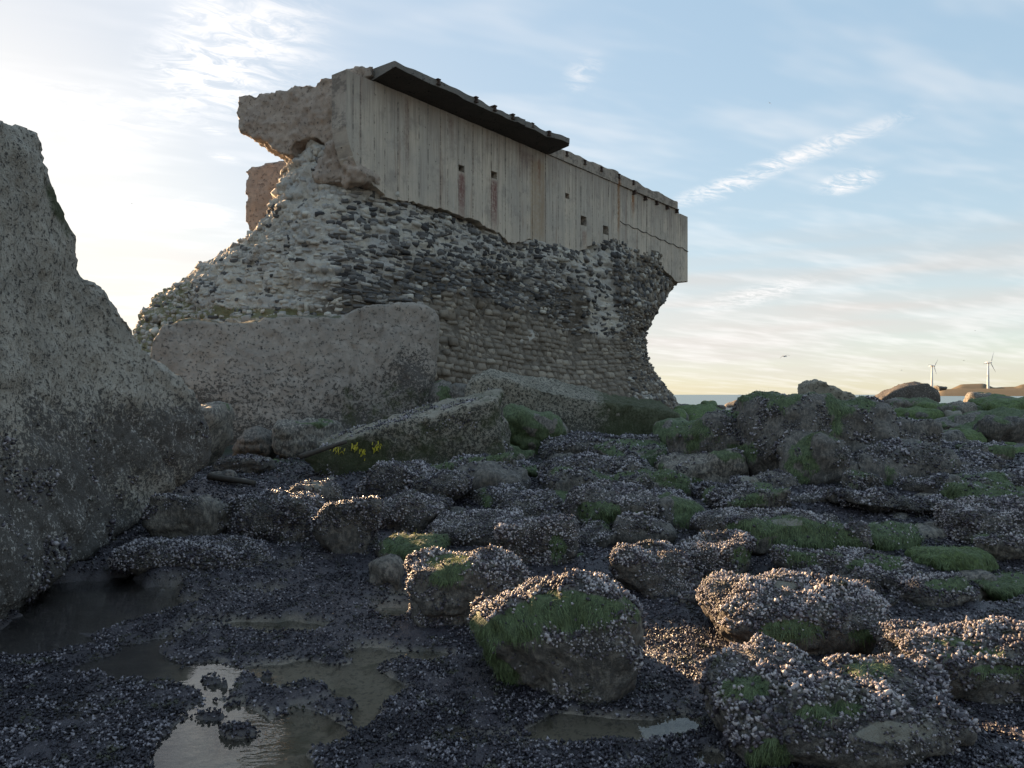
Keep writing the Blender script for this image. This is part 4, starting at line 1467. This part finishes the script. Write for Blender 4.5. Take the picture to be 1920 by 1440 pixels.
solid('rock', 'rounded brown boulder glowing orange on its left side near the turbines', [(1648, 760), (1654, 746), (1678, 733), (1708, 722), (1734, 717), (1753, 720), (1764, 734), (1765, 752), (1745, 764), (1660, 768)],
      lambda a, b: 33.0, (.5, 2.2, 0), .10, 'slab', .10, .9, 142, 'rock', 4, .04, 4.0, zone=lambda V, n, px, py: np.full(len(V), .8))
boulder('flat dark stone sticking out behind the orange-lit boulder', 1758, 1776, 723, 727, fy=36, zg=1.86, dr=1.5, seed=53, p=5, m=0, g=0, topback=.2)

# --- foreground boulders, nearest first
B = boulder
B('nearest mussel-covered boulder with a bare tan patch, bottom right corner', 1350, 1890, 1228, 1500, -.08, .46, 61, 6, 9, .12, m=.95, side=.42, topback=.76, bare=[(1680, 1374, 70, 22)], garea=[(1625, 1255, 50, 14), (1440, 1420, 40, 30), (1400, 1290, 50, 20), (1560, 1330, 60, 16)], single=190, N=52)
B('sunlit boulder with yellow weed at the right edge, beside the nearest boulder', 1690, 2080, 1168, 1345, -.02, .62, 62, 6, 8, -.05, m=.95, side=.30, topback=.62, garea=[(1790, 1205, 50, 9), (1880, 1255, 60, 8), (1850, 1225, 40, 7), (1770, 1230, 22, 8)], single=60, N=46)
B('flat broad sunlit boulder crusted with pale mussels, right foreground', 1330, 1708, 1076, 1245, 0, .70, 63, 8, 6, .05, m=.98, side=.18, topback=.80, bare=[(1478, 1097, 34, 9)], garea=[(1620, 1190, 26, 8), (1480, 1180, 60, 20)], single=30, N=46)
B('centre boulder with a bright green weed lawn on top, before the pool', 848, 1226, 1066, 1330, 0, .66, 64, 6, 8, -.10, m=.80, side=.25, topback=.82, garea=[(1085, 1150, 118, 36), (960, 1180, 90, 24), (900, 1210, 40, 60), (930, 1270, 46, 40)], single=20, N=50)
B('squarish boulder with green crown and barnacled sides, left of the weed-lawn boulder', 750, 996, 1036, 1192, 0, .62, 65, 8, 7, .06, m=.78, side=.15, garea=[(845, 1058, 46, 18), (830, 1082, 40, 18)], N=40)
B('rounded boulder with a sunlit crown of mussels in the middle of the boulder field', 1148, 1345, 1014, 1135, .03, .8, 66, 7, 7, .1, m=.97, side=.3, N=36)
B('dark mussel hump joined behind the sunlit-crowned boulder', 1265, 1428, 1003, 1100, .05, .8, 67, 8, 6, -.2, m=.92, side=.6, garea=[(1390, 1040, 20, 16)], N=30)
B('steep mussel block with a thin sunlit rim, behind the squarish green-crowned boulder', 922, 1078, 966, 1080, .04, .8, 68, 10, 6, .1, m=.92, side=.5, garea=[(1045, 1020, 18, 26)], N=32)
B('dark overhanging block left of the sun-rimmed mussel block', 798, 985, 956, 1040, .08, .7, 69, 11, 5, 0, m=.85, side=.4, N=30)
B('pyramid-shaped boulder patched with mussels and green weed', 1062, 1242, 914, 1022, .10, .85, 70, 6, 4, .5, m=.75, side=.6, garea=[(1120, 960, 40, 24), (1190, 985, 30, 26)], N=32)
B('small smooth dark boulder beside the pool, left of the squarish boulder', 684, 756, 1044, 1112, .02, .8, 71, 6, 6, m=.1, g=.05, side=.5)
B('wide flat boulder with a fringe of green weed hanging over its front', 1322, 1622, 955, 1055, .10, .62, 72, 10, 5, -.05, m=.85, side=.25, garea=[(1480, 990, 130, 20), (1530, 1010, 90, 26), (1400, 1000, 40, 14)], bare=[(1475, 980, 30, 7)], N=36)
B('low weedy boulder behind the broad sunlit boulder', 1562, 1712, 1034, 1105, .05, .8, 73, 8, 6, m=.6, side=.4, garea=[(1650, 1060, 60, 22)], N=28)
B('smooth dome-shaped boulder entirely green with weed', 1728, 1876, 1020, 1088, .06, .75, 74, 5, 5, m=.0, g=.98, N=28, mat='boulder_green')
B('dark low ledge of rock under the green dome', 1690, 1862, 1075, 1150, .02, .7, 75, 8, 6, m=.65, garea=[(1790, 1095, 60, 12)], N=28)
B('weed-capped stone beside the small pool at the right edge', 1848, 1990, 1076, 1125, .03, .8, 76, 6, 6, m=.3, g=.55, N=24)
B('mussel-crusted boulder cut by the right edge above the green dome', 1788, 2010, 938, 1042, .12, .7, 77, 8, 6, m=.97, side=.65, N=34)
B('small pale rounded stone with weed round its foot', 1652, 1732, 932, 982, .15, .9, 78, 5, 5, m=.05, g=.15, N=18, mat='boulder_tan')
B('low pale stone streaked with weed, left of the right-edge mussel boulder', 1634, 1800, 984, 1032, .11, .6, 79, 7, 6, m=.2, g=.5, N=24, mat='boulder_tan')
B('long level bench of rock crossing to the right edge', 1645, 2000, 878, 945, .24, .35, 80, 12, 5, m=.85, side=.45, mm='mussel_dark', garea=[(1740, 890, 60, 10)], N=34)
B('slanting slab resting against the left foot of the dark mound', 1245, 1425, 842, 918, .28, .4, 81, 12, 4, -.1, (0, -.22), m=.3, g=.2, side=.6, mm='mussel_dark', N=28, mat='boulder_tan')
B('humped rock with a pale top left of the long bench', 1384, 1502, 888, 948, .22, .7, 82, 9, 6, m=.55, mm='mussel_dark', bare=[(1405, 900, 20, 10)], N=24)
B('low ledge of mussels with a green strip, before the leaning slab', 1008, 1268, 818, 880, .36, .5, 83, 8, 7, m=.7, mm='mussel_dark', garea=[(1190, 835, 70, 12), (1180, 855, 60, 8)], N=28)
B('double-humped mussel rock under the low ledge', 998, 1195, 858, 932, .26, .55, 84, 6, 8, m=.8, mm='mussel_dark', N=30)
B('black shadowy block under the raised end of the tilted slab', 846, 1002, 868, 952, .22, .6, 85, 10, 6, m=.4, mm='mussel_dark', side=.8, N=28)
B('dark rock with a green flank right of the pyramid boulder', 1222, 1322, 928, 1006, .14, .8, 86, 7, 6, m=.45, g=.4, mm='mussel_dark', N=24)
B('squarish block with pale edge topping the mussel heap, left of centre', 590, 722, 926, 1055, .08, .7, 87, 12, 5, .15, m=.85, side=.75, mm='mussel_dark', N=30)
B('pointed pale rock poking out of the mussel heap', 530, 645, 902, 990, .16, .7, 88, 7, 5, .3, m=.55, side=.8, mm='mussel_dark', bare=[(585, 912, 22, 10)], N=26)
B('broad dark mussel heap between the left mass and the pale-edged block', 410, 600, 922, 1035, .09, .7, 89, 6, 8, m=.9, side=.8, mm='mussel_dark', N=32)
B('block with a bare grey face tucked under the left mass', 282, 424, 918, 1030, .09, .6, 90, 12, 5, -.1, m=.55, side=.2, mm='mussel_dark', N=28, mat='boulder_tan')
B('brown rock showing a sliver past the right end of the left mass', 190, 412, 762, 900, .35, .5, 115, 8, 6, fy=12.0, m=0, g=.1, mat='boulder_tan', N=22)  # hidden bulk stretched left behind the left mass to block the low sun
B('low ridge of mussels along the shore of the left pool', 190, 520, 1010, 1082, .04, .35, 91, 6, 8, m=.9, side=.7, mm='mussel_dark', N=34)
B('rough grey boulder like a loaf at the left end of the tilted slab', 514, 632, 785, 868, .40, .75, 92, 7, 6, (0.1), m=.0, g=.05, N=28, mat='boulder_tan')
B('dark purplish boulder left of the loaf-shaped one', 428, 518, 806, 866, .40, .8, 93, 6, 6, m=.15, mm='mussel_dark', N=20)
B('flat-topped stone sprinkled with mussels at the foot of the left mass', 400, 502, 855, 898, .32, .7, 94, 8, 6, m=.6, mm='mussel_dark', N=20)
B('dark rounded rock wedged between the standing slab and the leaning slab', 770, 905, 714, 800, .70, .7, 95, 7, 6, fy=16.6, m=.0, g=.25, N=26)
B('green-black rock under the upper end of the leaning slab', 936, 1064, 766, 850, .5, .6, 96, 7, 6, fy=13.6, m=.2, g=.6, mm='mussel_dark', N=26)
B('bright green dome by the sea, right of the masonry', 1278, 1402, 762, 812, .62, .7, 97, 5, 5, fy=19.5, m=.0, g=.9, N=24, mat='boulder_green')
B('green boulder at the lower end of the leaning slab', 1205, 1290, 768, 820, .6, .8, 98, 6, 6, fy=16.4, m=0, g=.7, N=20, mat='boulder_green')
B('mossy long rock behind the right shoulder of the mound', 1665, 1790, 748, 792, .9, .5, 99, 7, 6, fy=21, m=0, g=.45, N=24)
B('dark green block below the orange-lit boulder', 1725, 1800, 752, 796, .8, .7, 100, 8, 6, fy=19, m=0, g=.55, N=20, mat='boulder_green')
B('brown boulder on the skyline before the headland', 1822, 1876, 735, 758, 1.0, .8, 101, 7, 6, fy=26, m=0, g=.1, N=16, mat='boulder_tan')
B('vivid green boulder at the right edge under the headland', 1836, 2010, 742, 790, .85, .6, 102, 5, 5, fy=20, m=0, g=1.0, N=26, mat='boulder_green')
B('dark green boulder below the vivid green one at the right edge', 1844, 1990, 778, 836, .62, .6, 103, 7, 6, fy=16.5, m=0, g=.75, N=24, mat='boulder_green')
B('flat weedy rock between the mound and the dark green boulder', 1770, 1860, 800, 845, .5, .8, 104, 6, 6, fy=14.5, m=0.1, g=.65, N=18, mat='boulder_green')
B('pale boulder lying before the brown skyline boulder', 1780, 1850, 752, 786, .85, .7, 105, 6, 6, fy=20.5, m=0, g=.25, N=16, mat='boulder_tan')
B('small white stone on the green shingle right of the mound', 1778, 1806, 768, 784, .92, .8, 106, 5, 5, fy=18, m=0, g=0, bare=[(1792, 776, 30, 20)], N=10, mat='boulder_tan')
B('mussel terrace stepping down behind the long bench', 1600, 1880, 838, 892, .35, .4, 107, 8, 7, fy=11.2, m=.75, mm='mussel_dark', N=30, bare=[(1850, 838, 40, 8)])
B('mossy rock below the vivid green boulder, at the right edge', 1800, 1960, 832, 880, .42, .5, 108, 6, 6, fy=13, m=.1, g=.6, N=22, mat='boulder_green')
B('low stone with a pale crest in front of the humped rock', 1372, 1480, 934, 972, .2, .6, 109, 6, 6, m=.35, g=.3, mm='mussel_dark', N=18)
B('mussel-backed rock left of the small pale stone', 1465, 1600, 920, 972, .2, .6, 110, 6, 7, m=.85, N=24, mm='mussel')
B('flat stone between the mussel-backed rock and the long bench', 1520, 1610, 905, 935, .26, .6, 111, 7, 6, m=.3, g=.2, N=16, mat='boulder_tan', mm='mussel_dark')
B('weedy hummock behind the vivid green boulder', 1690, 1765, 764, 790, .8, .7, 112, 5, 6, fy=18.2, m=0, g=.7, N=16, mat='boulder_green')


# --- more rocks packed between the named ones
def packed():
    rg = np.random.RandomState(19)
    anchors, used = [], set()
    boxes = []
    for o in COL.objects:
        if o.get('category') in ('boulder', 'slab', 'rock') and o.type == 'MESH':
            v = np.array([tuple(q) for q in o.bound_box]) + np.array(o.location)
            ax, ay = proj(v)
            nm = o['label'].split(',')[0].split()[:8]
            while nm[-1] in STOP:
                nm.pop()
            anchors.append((ax.mean(), ay.mean(), ' '.join(nm)))
            boxes.append((v.min(0), v.max(0)))
    n, tries = 0, 0
    while n < 62 and tries < 4000:
        tries += 1
        Y = math.exp(rg.uniform(math.log(5.4), math.log(15.5)))
        px = rg.uniform(760, 1900) if Y > 6.5 else rg.uniform(1230, 1900)
        x = (px - CX) / F * Y
        W = rg.uniform(.45, 1.25) * (.75 + Y / 22)
        if Y < 6.5:
            W *= .6
        z = float(ground_z(np.array([x]), np.array([Y]))[0][0])
        D = W * rg.uniform(.5, .9)
        bad = False
        for lo, hi in boxes:
            if lo[0] - W * .28 < x < hi[0] + W * .28 and lo[1] - D * .75 < Y < hi[1] + D * .05:
                bad = True
        if bad:
            continue
        hw = W / 2 / Y * F
        yb = HY + (EYE - z) / Y * F
        H = W * rg.uniform(.22, .5)
        yt = HY + (EYE - (z + H)) / (Y + D * .85) * F
        m = rg.choice([.9, .75, .5, .15], p=[.4, .3, .2, .1])
        gq = rg.choice([0, .3, .5, .75], p=[.45, .25, .2, .1])
        kind = 'weed-greened' if gq > .6 else ('mussel-crusted' if m > .7 else ('patchy' if m > .3 else 'bare'))
        lab = None
        d = [math.hypot(px - a, (yb - 12 - b) * 1.8) for a, b, _ in anchors]
        for q in np.argsort(d):
            a, b, nm = anchors[q]
            dx, dy = px - a, (yb - 12 - b) * 1.8
            side = ('right of' if dx > 0 else 'left of') if abs(dx) > abs(dy) else ('in front of' if dy > 0 else 'behind')
            lab = '%s low rock %s the %s' % (kind, side, nm)
            if lab not in used:
                break
        used.add(lab)
        boulder(lab, px - hw, px + hw, yt, yb, z, D / W, 400 + n, rg.choice([5, 7, 9, 12]), rg.randint(4, 9), rg.uniform(-.6, .6), (rg.normal(0, .12), rg.normal(0, .16)), amp=.11,
                mat=rg.choice(['boulder', 'boulder', 'boulder_tan']), m=m, g=gq, side=.5, mm='mussel' if Y < 8 else 'mussel_dark', N=int(np.clip(hw * 2 / 9, 10, 22)), group='low rocks packed between the boulders')
        boxes.append((np.array([x - W / 2, Y, 0]), np.array([x + W / 2, Y + D, 1])))
        n += 1
    print('packed', n)


STOP = ('with', 'a', 'of', 'the', 'on', 'in', 'at', 'and', 'its', 'an', 'by', 'to', 'under', 'over', 'between', 'along', 'round', 'behind', 'beside', 'before', 'up', 'like', 'against', 'left', 'right', 'past', 'out', 'sunlit', 'from')
packed()


# ------------------------------------------------------------------ cobbles on the flat and along the skyline
def cobbles():
    rg = np.random.RandomState(5)
    protos = {}
    for mk in ('boulder', 'boulder_tan', 'boulder_green'):
        for k in range(5):
            V, Fq = rock_geo((1, 1, 1), 8, 700 + k, 6, 7)
            n = normals(V, Fq)
            V = V + n * (.10 * fbm(V, 1.6, 3, 40 + k))[:, None]
            al = np.full(len(V), .85 if mk == 'boulder_green' else .15) * sstep(V[:, 2], -.4, .3)
            protos[(mk, k)] = make_mesh('cobble', V, Fq, M[mk], True, {'algae': al, 'mussel': np.full(len(V), .35), 'bare': np.zeros(len(V))})
    def put(px, py, Y, w, h, label, group, mk, k):
        c = P(px, py, Y)
        o = obj('cobble', protos[(mk, k)], None, (c[0], c[1], c[2] - h * .3))
        o.scale = (w / 2, w / 2 * rg.uniform(.7, 1.1), h / 2)
        o.rotation_euler = (rg.normal(0, .15), rg.normal(0, .15), rg.uniform(0, 6.28))
        tag(o, label, 'cobble', group)
        return o
    anchors = []
    for o in COL.objects:
        if o.get('category') in ('boulder', 'slab', 'rock') and o.type == 'MESH' and not o.get('group'):
            v = np.array([tuple(q) for q in o.bound_box]) + np.array(o.location)
            ax, ay = proj(v)
            nm = o['label'].split(',')[0].split()[:8]
            while nm[-1] in STOP:
                nm.pop()
            anchors.append((ax.mean(), ay.mean(), ' '.join(nm)))
    used = {}
    def where(px, py, mk, w):
        d = [math.hypot((px - a) / 1.0, (py - b) * 1.8) for a, b, _ in anchors]
        for q in np.argsort(d):
            a, b, nm = anchors[q]
            dx, dy = px - a, (py - b) * 1.8
            side = ('right of' if dx > 0 else 'left of') if abs(dx) > abs(dy) else ('in front of' if dy > 0 else 'behind')
            lab = '%s %s cobble %s the %s' % ('larger' if w > .30 else 'small', {'boulder': 'dark', 'boulder_tan': 'tan', 'boulder_green': 'green'}[mk], side, nm)
            if lab not in used:
                used[lab] = 1
                return lab
    # skyline row by the sea
    ords = iter('first second third fourth fifth sixth seventh eighth ninth tenth eleventh'.split())
    for px, w in ((1283, 24), (1306, 20), (1331, 34), (1352, 16), (1381, 36), (1402, 20), (1418, 22), (1438, 30), (1462, 34), (1484, 28), (1500, 26)):
        Y = rg.uniform(34, 40)
        put(px, 762 - w * .12 + rg.uniform(-1, 2), Y, w / F * Y, w / F * Y * .75, '%s rounded cobble from the left in the skyline row before the sea' % next(ords), 'cobbles along the skyline', rg.choice(['boulder', 'boulder_green']), rg.randint(5))
    # stones strewn between the boulders
    n = 0
    while n < 110:
        Y = math.exp(rg.uniform(math.log(6.2), math.log(27)))
        px = rg.uniform(420, 1920)
        x = (px - CX) / F * Y
        if Y > 15 and px < 1290:
            continue
        if Y < 7.5 and px < 760:
            continue
        z = float(ground_z(np.array([x]), np.array([Y]))[0][0])
        py = HY + (EYE - z) / Y * F
        w = rg.uniform(.10, .34) * (1 + Y / 22)
        mk = rg.choice(['boulder', 'boulder_tan', 'boulder_green'], p=[.45, .25, .30] if Y > 9 else [.65, .25, .10])
        put(px, py, Y, w, w * rg.uniform(.5, .8), where(px, py, mk, w), 'cobbles strewn between the boulders', mk, rg.randint(5))
        n += 1


cobbles()


def mussel_bed():
    rg = np.random.RandomState(31)
    n = 140000
    Y = np.exp(rg.uniform(math.log(2.9), math.log(13.5), n))
    s = rg.uniform(-.72, .72, n)
    x = s * Y
    z, kk = ground_z(x, Y)
    p = np.stack([x, Y, z], 1)
    clump = fbm(p, 3.2, 3, 90)
    keep = (kk < .5) & (clump + rg.uniform(-.5, .5, n) > -.75)
    p = p[keep]
    Y = Y[keep]
    n = len(p)
    size = np.maximum(.019, .0045 * Y ** .85) * rg.uniform(.5, 1.25, n)
    p[:, 2] += .006 + size * rg.uniform(-.2, .55, n)
    R = rand_rots(n, np.tile([0, 0, 1.0], (n, 1)), .9, rg)
    sc = np.stack([size * rg.uniform(.4, .75, n), size * rg.uniform(.35, .6, n), size * .62], 1)
    # wedge-like scraps of shell and weed, six faces each
    V0 = np.array([(1.1, 0, -.3), (-.6, .9, -.3), (-.5, -1, -.3), (.1, .1, 1)], float)
    F0 = np.array([[0, 1, 3], [1, 2, 3], [2, 0, 3], [1, 0, 2]])
    Q = np.einsum('nij,nvj->nvi', R, V0[None] * sc[:, None, :]) + p[:, None]
    FF = (F0[None] + (np.arange(n) * 4)[:, None, None]).reshape(-1, 3)
    me = make_mesh('mussel_bed', Q.reshape(-1, 3), FF, M['mussel_bed'], False, {'tone': np.repeat(rg.rand(n) * .75, 4)})
    o = obj('mussel_bed', me)
    tag(o, 'black bed of mussels and short weed covering the wet flat', 'mussel bed', kind='stuff')
    print('bed', n)


mussel_bed()

# ------------------------------------------------------------------ yellow weed, driftwood
def small_bits():
    rg = np.random.RandomState(2)
    m, g = new_mat('yellow_weed')
    pb = g.n('ShaderNodeBsdfPrincipled', {'Base Color': (0.62, 0.52, 0.04), 'Roughness': .5})
    tr = g.n('ShaderNodeBsdfTranslucent', {'Color': (0.75, 0.65, 0.05)})
    mx = g.n('ShaderNodeMixShader', {0: .45, 1: pb.outputs[0], 2: tr.outputs[0]})
    g.n('ShaderNodeOutputMaterial', {'Surface': mx.outputs[0]})
    px, py = proj(LV)
    fac = -(LN * (LV - np.array([0, 0, EYE]))).sum(1)
    for cx, cy, rx, ry, lab in ((707, 832, 6, 9, 'right-hand tuft of bright yellow weed on the tilted slab'), (681, 848, 6, 10, 'lowest tuft of bright yellow weed hanging on the tilted slab'),
                                (664, 836, 9, 5, 'middle tuft of yellow weed on the tilted slab'), (634, 840, 17, 4, 'left, thin smear of yellow weed on the tilted slab')):
        q = (((px - cx) / rx) ** 2 + ((py - cy) / ry) ** 2 < 1.3) & (fac > 0)
        idx = np.where(q)[0]
        if not len(idx):
            continue
        V, Fc = [], []
        c0 = LV[idx].mean(0)
        for _ in range(16):
            k = rg.choice(idx)
            p = LV[k] + rg.normal(0, .02, 3) + LN[k] * .03
            t = np.array([rg.normal(0, .5), -.5, -1.0])
            t /= np.linalg.norm(t)
            b = np.array([1.0, rg.normal(0, .3), .2]) * rg.uniform(.004, .009)
            L = rg.uniform(.03, .07)
            s = len(V)
            V += [p - b - c0, p + b - c0, p + t * L + b * .8 + LN[k] * .02 - c0, p + t * L - b * .8 + LN[k] * .02 - c0]
            Fc.append([s, s + 1, s + 2, s + 3])
        tag(obj('weed_tuft', make_mesh('weed_tuft', V, Fc, m), None, tuple(c0)), lab, 'weed', 'yellow weed tufts on the tilted slab')
    wood = mat_plain('driftwood', (0.07, 0.06, 0.05), .8, 20, .5)
    for a, b, ya, yb, r, lab in (((392, 893), (478, 906), 10.6, 10.4, .05, 'dark driftwood pole lying at the foot of the left mass'), ((562, 857), (650, 828), 10.95, 11.0, .04, 'thin grey pole along the left end of the tilted slab')):
        A, Bp = P(*a, ya), P(*b, yb)
        d = (Bp - A)
        L = np.linalg.norm(d)
        d /= L
        u = np.cross(d, [0, 0, 1.0])
        u /= np.linalg.norm(u)
        v = np.cross(u, d)
        V, Fc = [], []
        n, k = 10, 8
        for i in range(n):
            f = i / (n - 1)
            for j in range(k):
                t = 2 * math.pi * j / k
                rr = r * (1 - .3 * f) * rg.uniform(.85, 1.12)
                V.append(d * L * f + u * rr * math.cos(t) + v * rr * math.sin(t))
        for i in range(n - 1):
            for j in range(k):
                Fc.append([i * k + j, i * k + (j + 1) % k, (i + 1) * k + (j + 1) % k, (i + 1) * k + j])
        Fc += [list(range(k))[::-1], [(n - 1) * k + j for j in range(k)]]
        tag(obj('driftwood_pole', make_mesh('driftwood_pole', V, Fc, wood), None, tuple(A)), lab, 'driftwood')


small_bits()

# ------------------------------------------------------------------ headland, turbines, gulls
def headland():
    m, g = new_mat('dry_grass_headland')
    p = pos(g)
    n1, n2 = g.noise(p, .01, 5, .6), g.noise(p, .12, 4, .6)
    z = g.n('ShaderNodeSeparateXYZ', {0: p}).outputs[2]
    c = g.mix(n1, (0.18, 0.135, 0.085), (0.14, 0.11, 0.07))
    c = g.mix(g.m('MULTIPLY', g.step(n2, .5, .7), .5), c, (0.11, 0.10, 0.05))
    finish(g, c, .95, n2, .3, .5, .1)
    # top edge by distance row: (px, py)
    prof = [(1200, [(1752, 741.5), (1765, 730), (1800, 728.5), (1900, 728.5), (2100, 728), (2500, 727), (3000, 726)]),
            (1320, [(1770, 735), (1790, 726), (1802, 720.5), (1845, 719), (1852, 722), (1864, 727), (1880, 725.5), (1905, 725), (1916, 720.5), (1990, 719), (2060, 724), (2500, 722), (3000, 722)])]
    name = iter(('headland', 'dune_hill'))
    for k, (Y, pr) in enumerate(prof):
        xs = np.linspace(pr[0][0], pr[-1][0], 240)
        ys = np.interp(xs, [a for a, b in pr], [b for a, b in pr])
        V, Fc = [], []
        rows = ((-150, 0.0), (-110, .35), (-40, .8), (0, 1.0), (60, 1.0), (260, .9), (700, .3), (900, -.2))
        for i, (a, b) in enumerate(zip(xs, ys)):
            q = P(a, b, Y)
            for dy, f in rows:
                V.append((q[0] * (Y + dy) / Y, Y + dy, -.8 + (q[2] + .8) * f))
        r = len(rows)
        for i in range(len(xs) - 1):
            for j in range(r - 1):
                Fc.append([i * r + j, (i + 1) * r + j, (i + 1) * r + j + 1, i * r + j + 1])
        tag(obj(next(name), make_mesh('headland', V, Fc, m)), kind='structure')


headland()


def turbine(label, hub, base_py, blades, Y, yaw):
    white, _ = M.setdefault('turbine', (mat_plain('white_turbine_paint', (0.72, 0.70, 0.67), .45, .2, .06, .05), 0))
    H = P(hub[0], hub[1], Y)
    Bz = P(hub[0], base_py, Y)
    root = bpy.data.objects.new('wind_turbine', None)
    root.location = tuple(Bz)
    COL.objects.link(root)
    tag(root, label, 'wind turbine', 'wind turbines on the headland')
    h = H[2] - Bz[2]
    V, Fc = [], []
    k = 14
    for f in (0, .5, 1):
        r = 2.0 - .9 * f
        for j in range(k):
            t = 2 * math.pi * j / k
            V.append((r * math.cos(t), r * math.sin(t), h * f))
    for i in range(2):
        for j in range(k):
            Fc.append([i * k + j, i * k + (j + 1) % k, (i + 1) * k + (j + 1) % k, (i + 1) * k + j])
    Fc.append([2 * k + j for j in range(k)])
    obj('tower', make_mesh('tower', V, Fc, white), root)
    ca, sa = math.cos(yaw), math.sin(yaw)
    ax = np.array([sa, -ca, 0])                 # rotor axis
    side = np.array([ca, sa, 0])
    V, Fc = [], []
    for f, r in ((-3.5, .8), (-2, 1.5), (3.5, 1.6), (5, .9)):
        for j in range(8):
            t = 2 * math.pi * (j + .5) / 8
            V.append(np.array([0, 0, h + .8]) - ax * f + side * r * math.cos(t) + np.array([0, 0, r * math.sin(t)]))
    for i in range(3):
        for j in range(8):
            Fc.append([i * 8 + j, i * 8 + (j + 1) % 8, (i + 1) * 8 + (j + 1) % 8, (i + 1) * 8 + j])
    Fc += [list(range(8))[::-1], [24 + j for j in range(8)]]
    obj('nacelle', make_mesh('nacelle', V, Fc, white), root)
    hc = np.array([0, 0, h + .8]) + ax * 4.2
    V, Fq = rock_geo((1.5, 1.5, 1.5), 4, 3, 3, 2)
    obj('hub', make_mesh('hub', V + hc, Fq, white), root)
    a0, L = blades
    for b in range(3):
        t = math.radians(a0 + 120 * b)
        d = side * math.cos(t) + np.array([0, 0, math.sin(t)])
        e = np.cross(d, ax)
        V, Fc = [], []
        sec = ((0, .55, .5), (.08, .6, .45), (.2, 1.35, .35), (.6, .85, .2), (1.0, .25, .08))
        for f, c, th in sec:
            q = hc + d * (L * f)
            V += [q - e * c * .4, q + ax * th, q + e * c, q - ax * th]
        for i in range(len(sec) - 1):
            for j in range(4):
                Fc.append([i * 4 + j, i * 4 + (j + 1) % 4, (i + 1) * 4 + (j + 1) % 4, (i + 1) * 4 + j])
        Fc += [[3, 2, 1, 0], [16, 17, 18, 19]]
        obj('blade', make_mesh('blade', V, Fc, white), root)


turbine('white wind turbine on the headland, right-hand of the two and fully visible', (1853, 681), 729, (68, 19), 1230, math.radians(24))
turbine('white wind turbine rising behind the orange-lit boulder, left of the two', (1747.5, 687.5), 731, (52, 15), 1300, math.radians(24))


def gull(label, px, py, Y, span, roll, dark):
    mat = M.setdefault('gull', mat_plain('gull_feathers', (0.35, 0.34, 0.33), .8, 4, .3, .1))
    sec = [(-1, .12, .02), (-.8, .06, .06), (-.5, .0, .10), (-.25, .07, .13), (-.08, .02, .17), (.08, .02, .17), (.25, .07, .13), (.5, 0, .10), (.8, .06, .06), (1, .12, .02)]
    V, Fc = [], []
    s = span / 2
    # wings and body as one continuous skin: cross sections from tip to tip
    for k, (x, z, c) in enumerate(sec):
        th = .012 if abs(x) > .1 else .09
        zz = (.55 * (1 - abs(abs(x) - .45) / .55) * .30 - .06) if abs(x) > .1 else -.02
        sweep = .10 * abs(x)
        V += [(x * s, (-c - sweep + .1) * s, zz * s), (x * s, (-sweep) * s, (zz + th) * s), (x * s, (c - sweep) * s, zz * s), (x * s, (-sweep) * s, (zz - th) * s)]
    for i in range(len(sec) - 1):
        for j in range(4):
            Fc.append([i * 4 + j, i * 4 + (j + 1) % 4, (i + 1) * 4 + (j + 1) % 4, (i + 1) * 4 + j])
    n = len(V)
    Fc += [[3, 2, 1, 0], [n - 4, n - 3, n - 2, n - 1]]
    # head and tail grow out of the middle sections
    V += [(-.05 * s, -.45 * s, .0), (.05 * s, -.45 * s, .0), (-.07 * s, .42 * s, 0), (.07 * s, .42 * s, 0), (0, -.45 * s, .06 * s), (0, .42 * s, .015 * s)]
    h = n
    a, b = 4 * 4, 5 * 4
    Fc += [[a, b, h + 1, h], [a + 1, h + 4, h + 1, b], [a, h, h + 4, a + 1], [a + 1, b + 1, h + 4], [a + 2, h + 2, h + 3, b + 2], [a + 1, a + 2, h + 2, h + 5], [b + 1, h + 5, h + 3, b + 2], [h, h + 1, h + 4], [h + 2, h + 5, h + 3], [a + 1, h + 5, b + 1]]
    o = obj('gull', make_mesh('gull', V, Fc, mat, False), None, tuple(P(px, py, Y)))
    o.rotation_euler = (.25, roll, math.radians(25))
    tag(o, label, 'gull', 'gulls over the shore')


gull('largest gull gliding low over the sea right of the fort', 1471, 668, 70, 1.25, -.22, 0)
gull('tiny gull between and above the two turbines', 1807, 676, 200, 1.2, .1, 0)
gull('tiny gull left of the turbines above the round boulder', 1690, 694, 210, 1.2, -.1, 0)
gull('tiny gull high over the right-hand turbine', 1828, 620, 230, 1.2, .05, 0)
gull('lone gull, a dot high in the blue sky right of the roof', 1443, 193, 190, 1.2, .3, 0)
gull('lone gull, a dot in the white sky left of the fort', 247, 381, 200, 1.2, 0, 0)
print('shells', TOTAL[0])
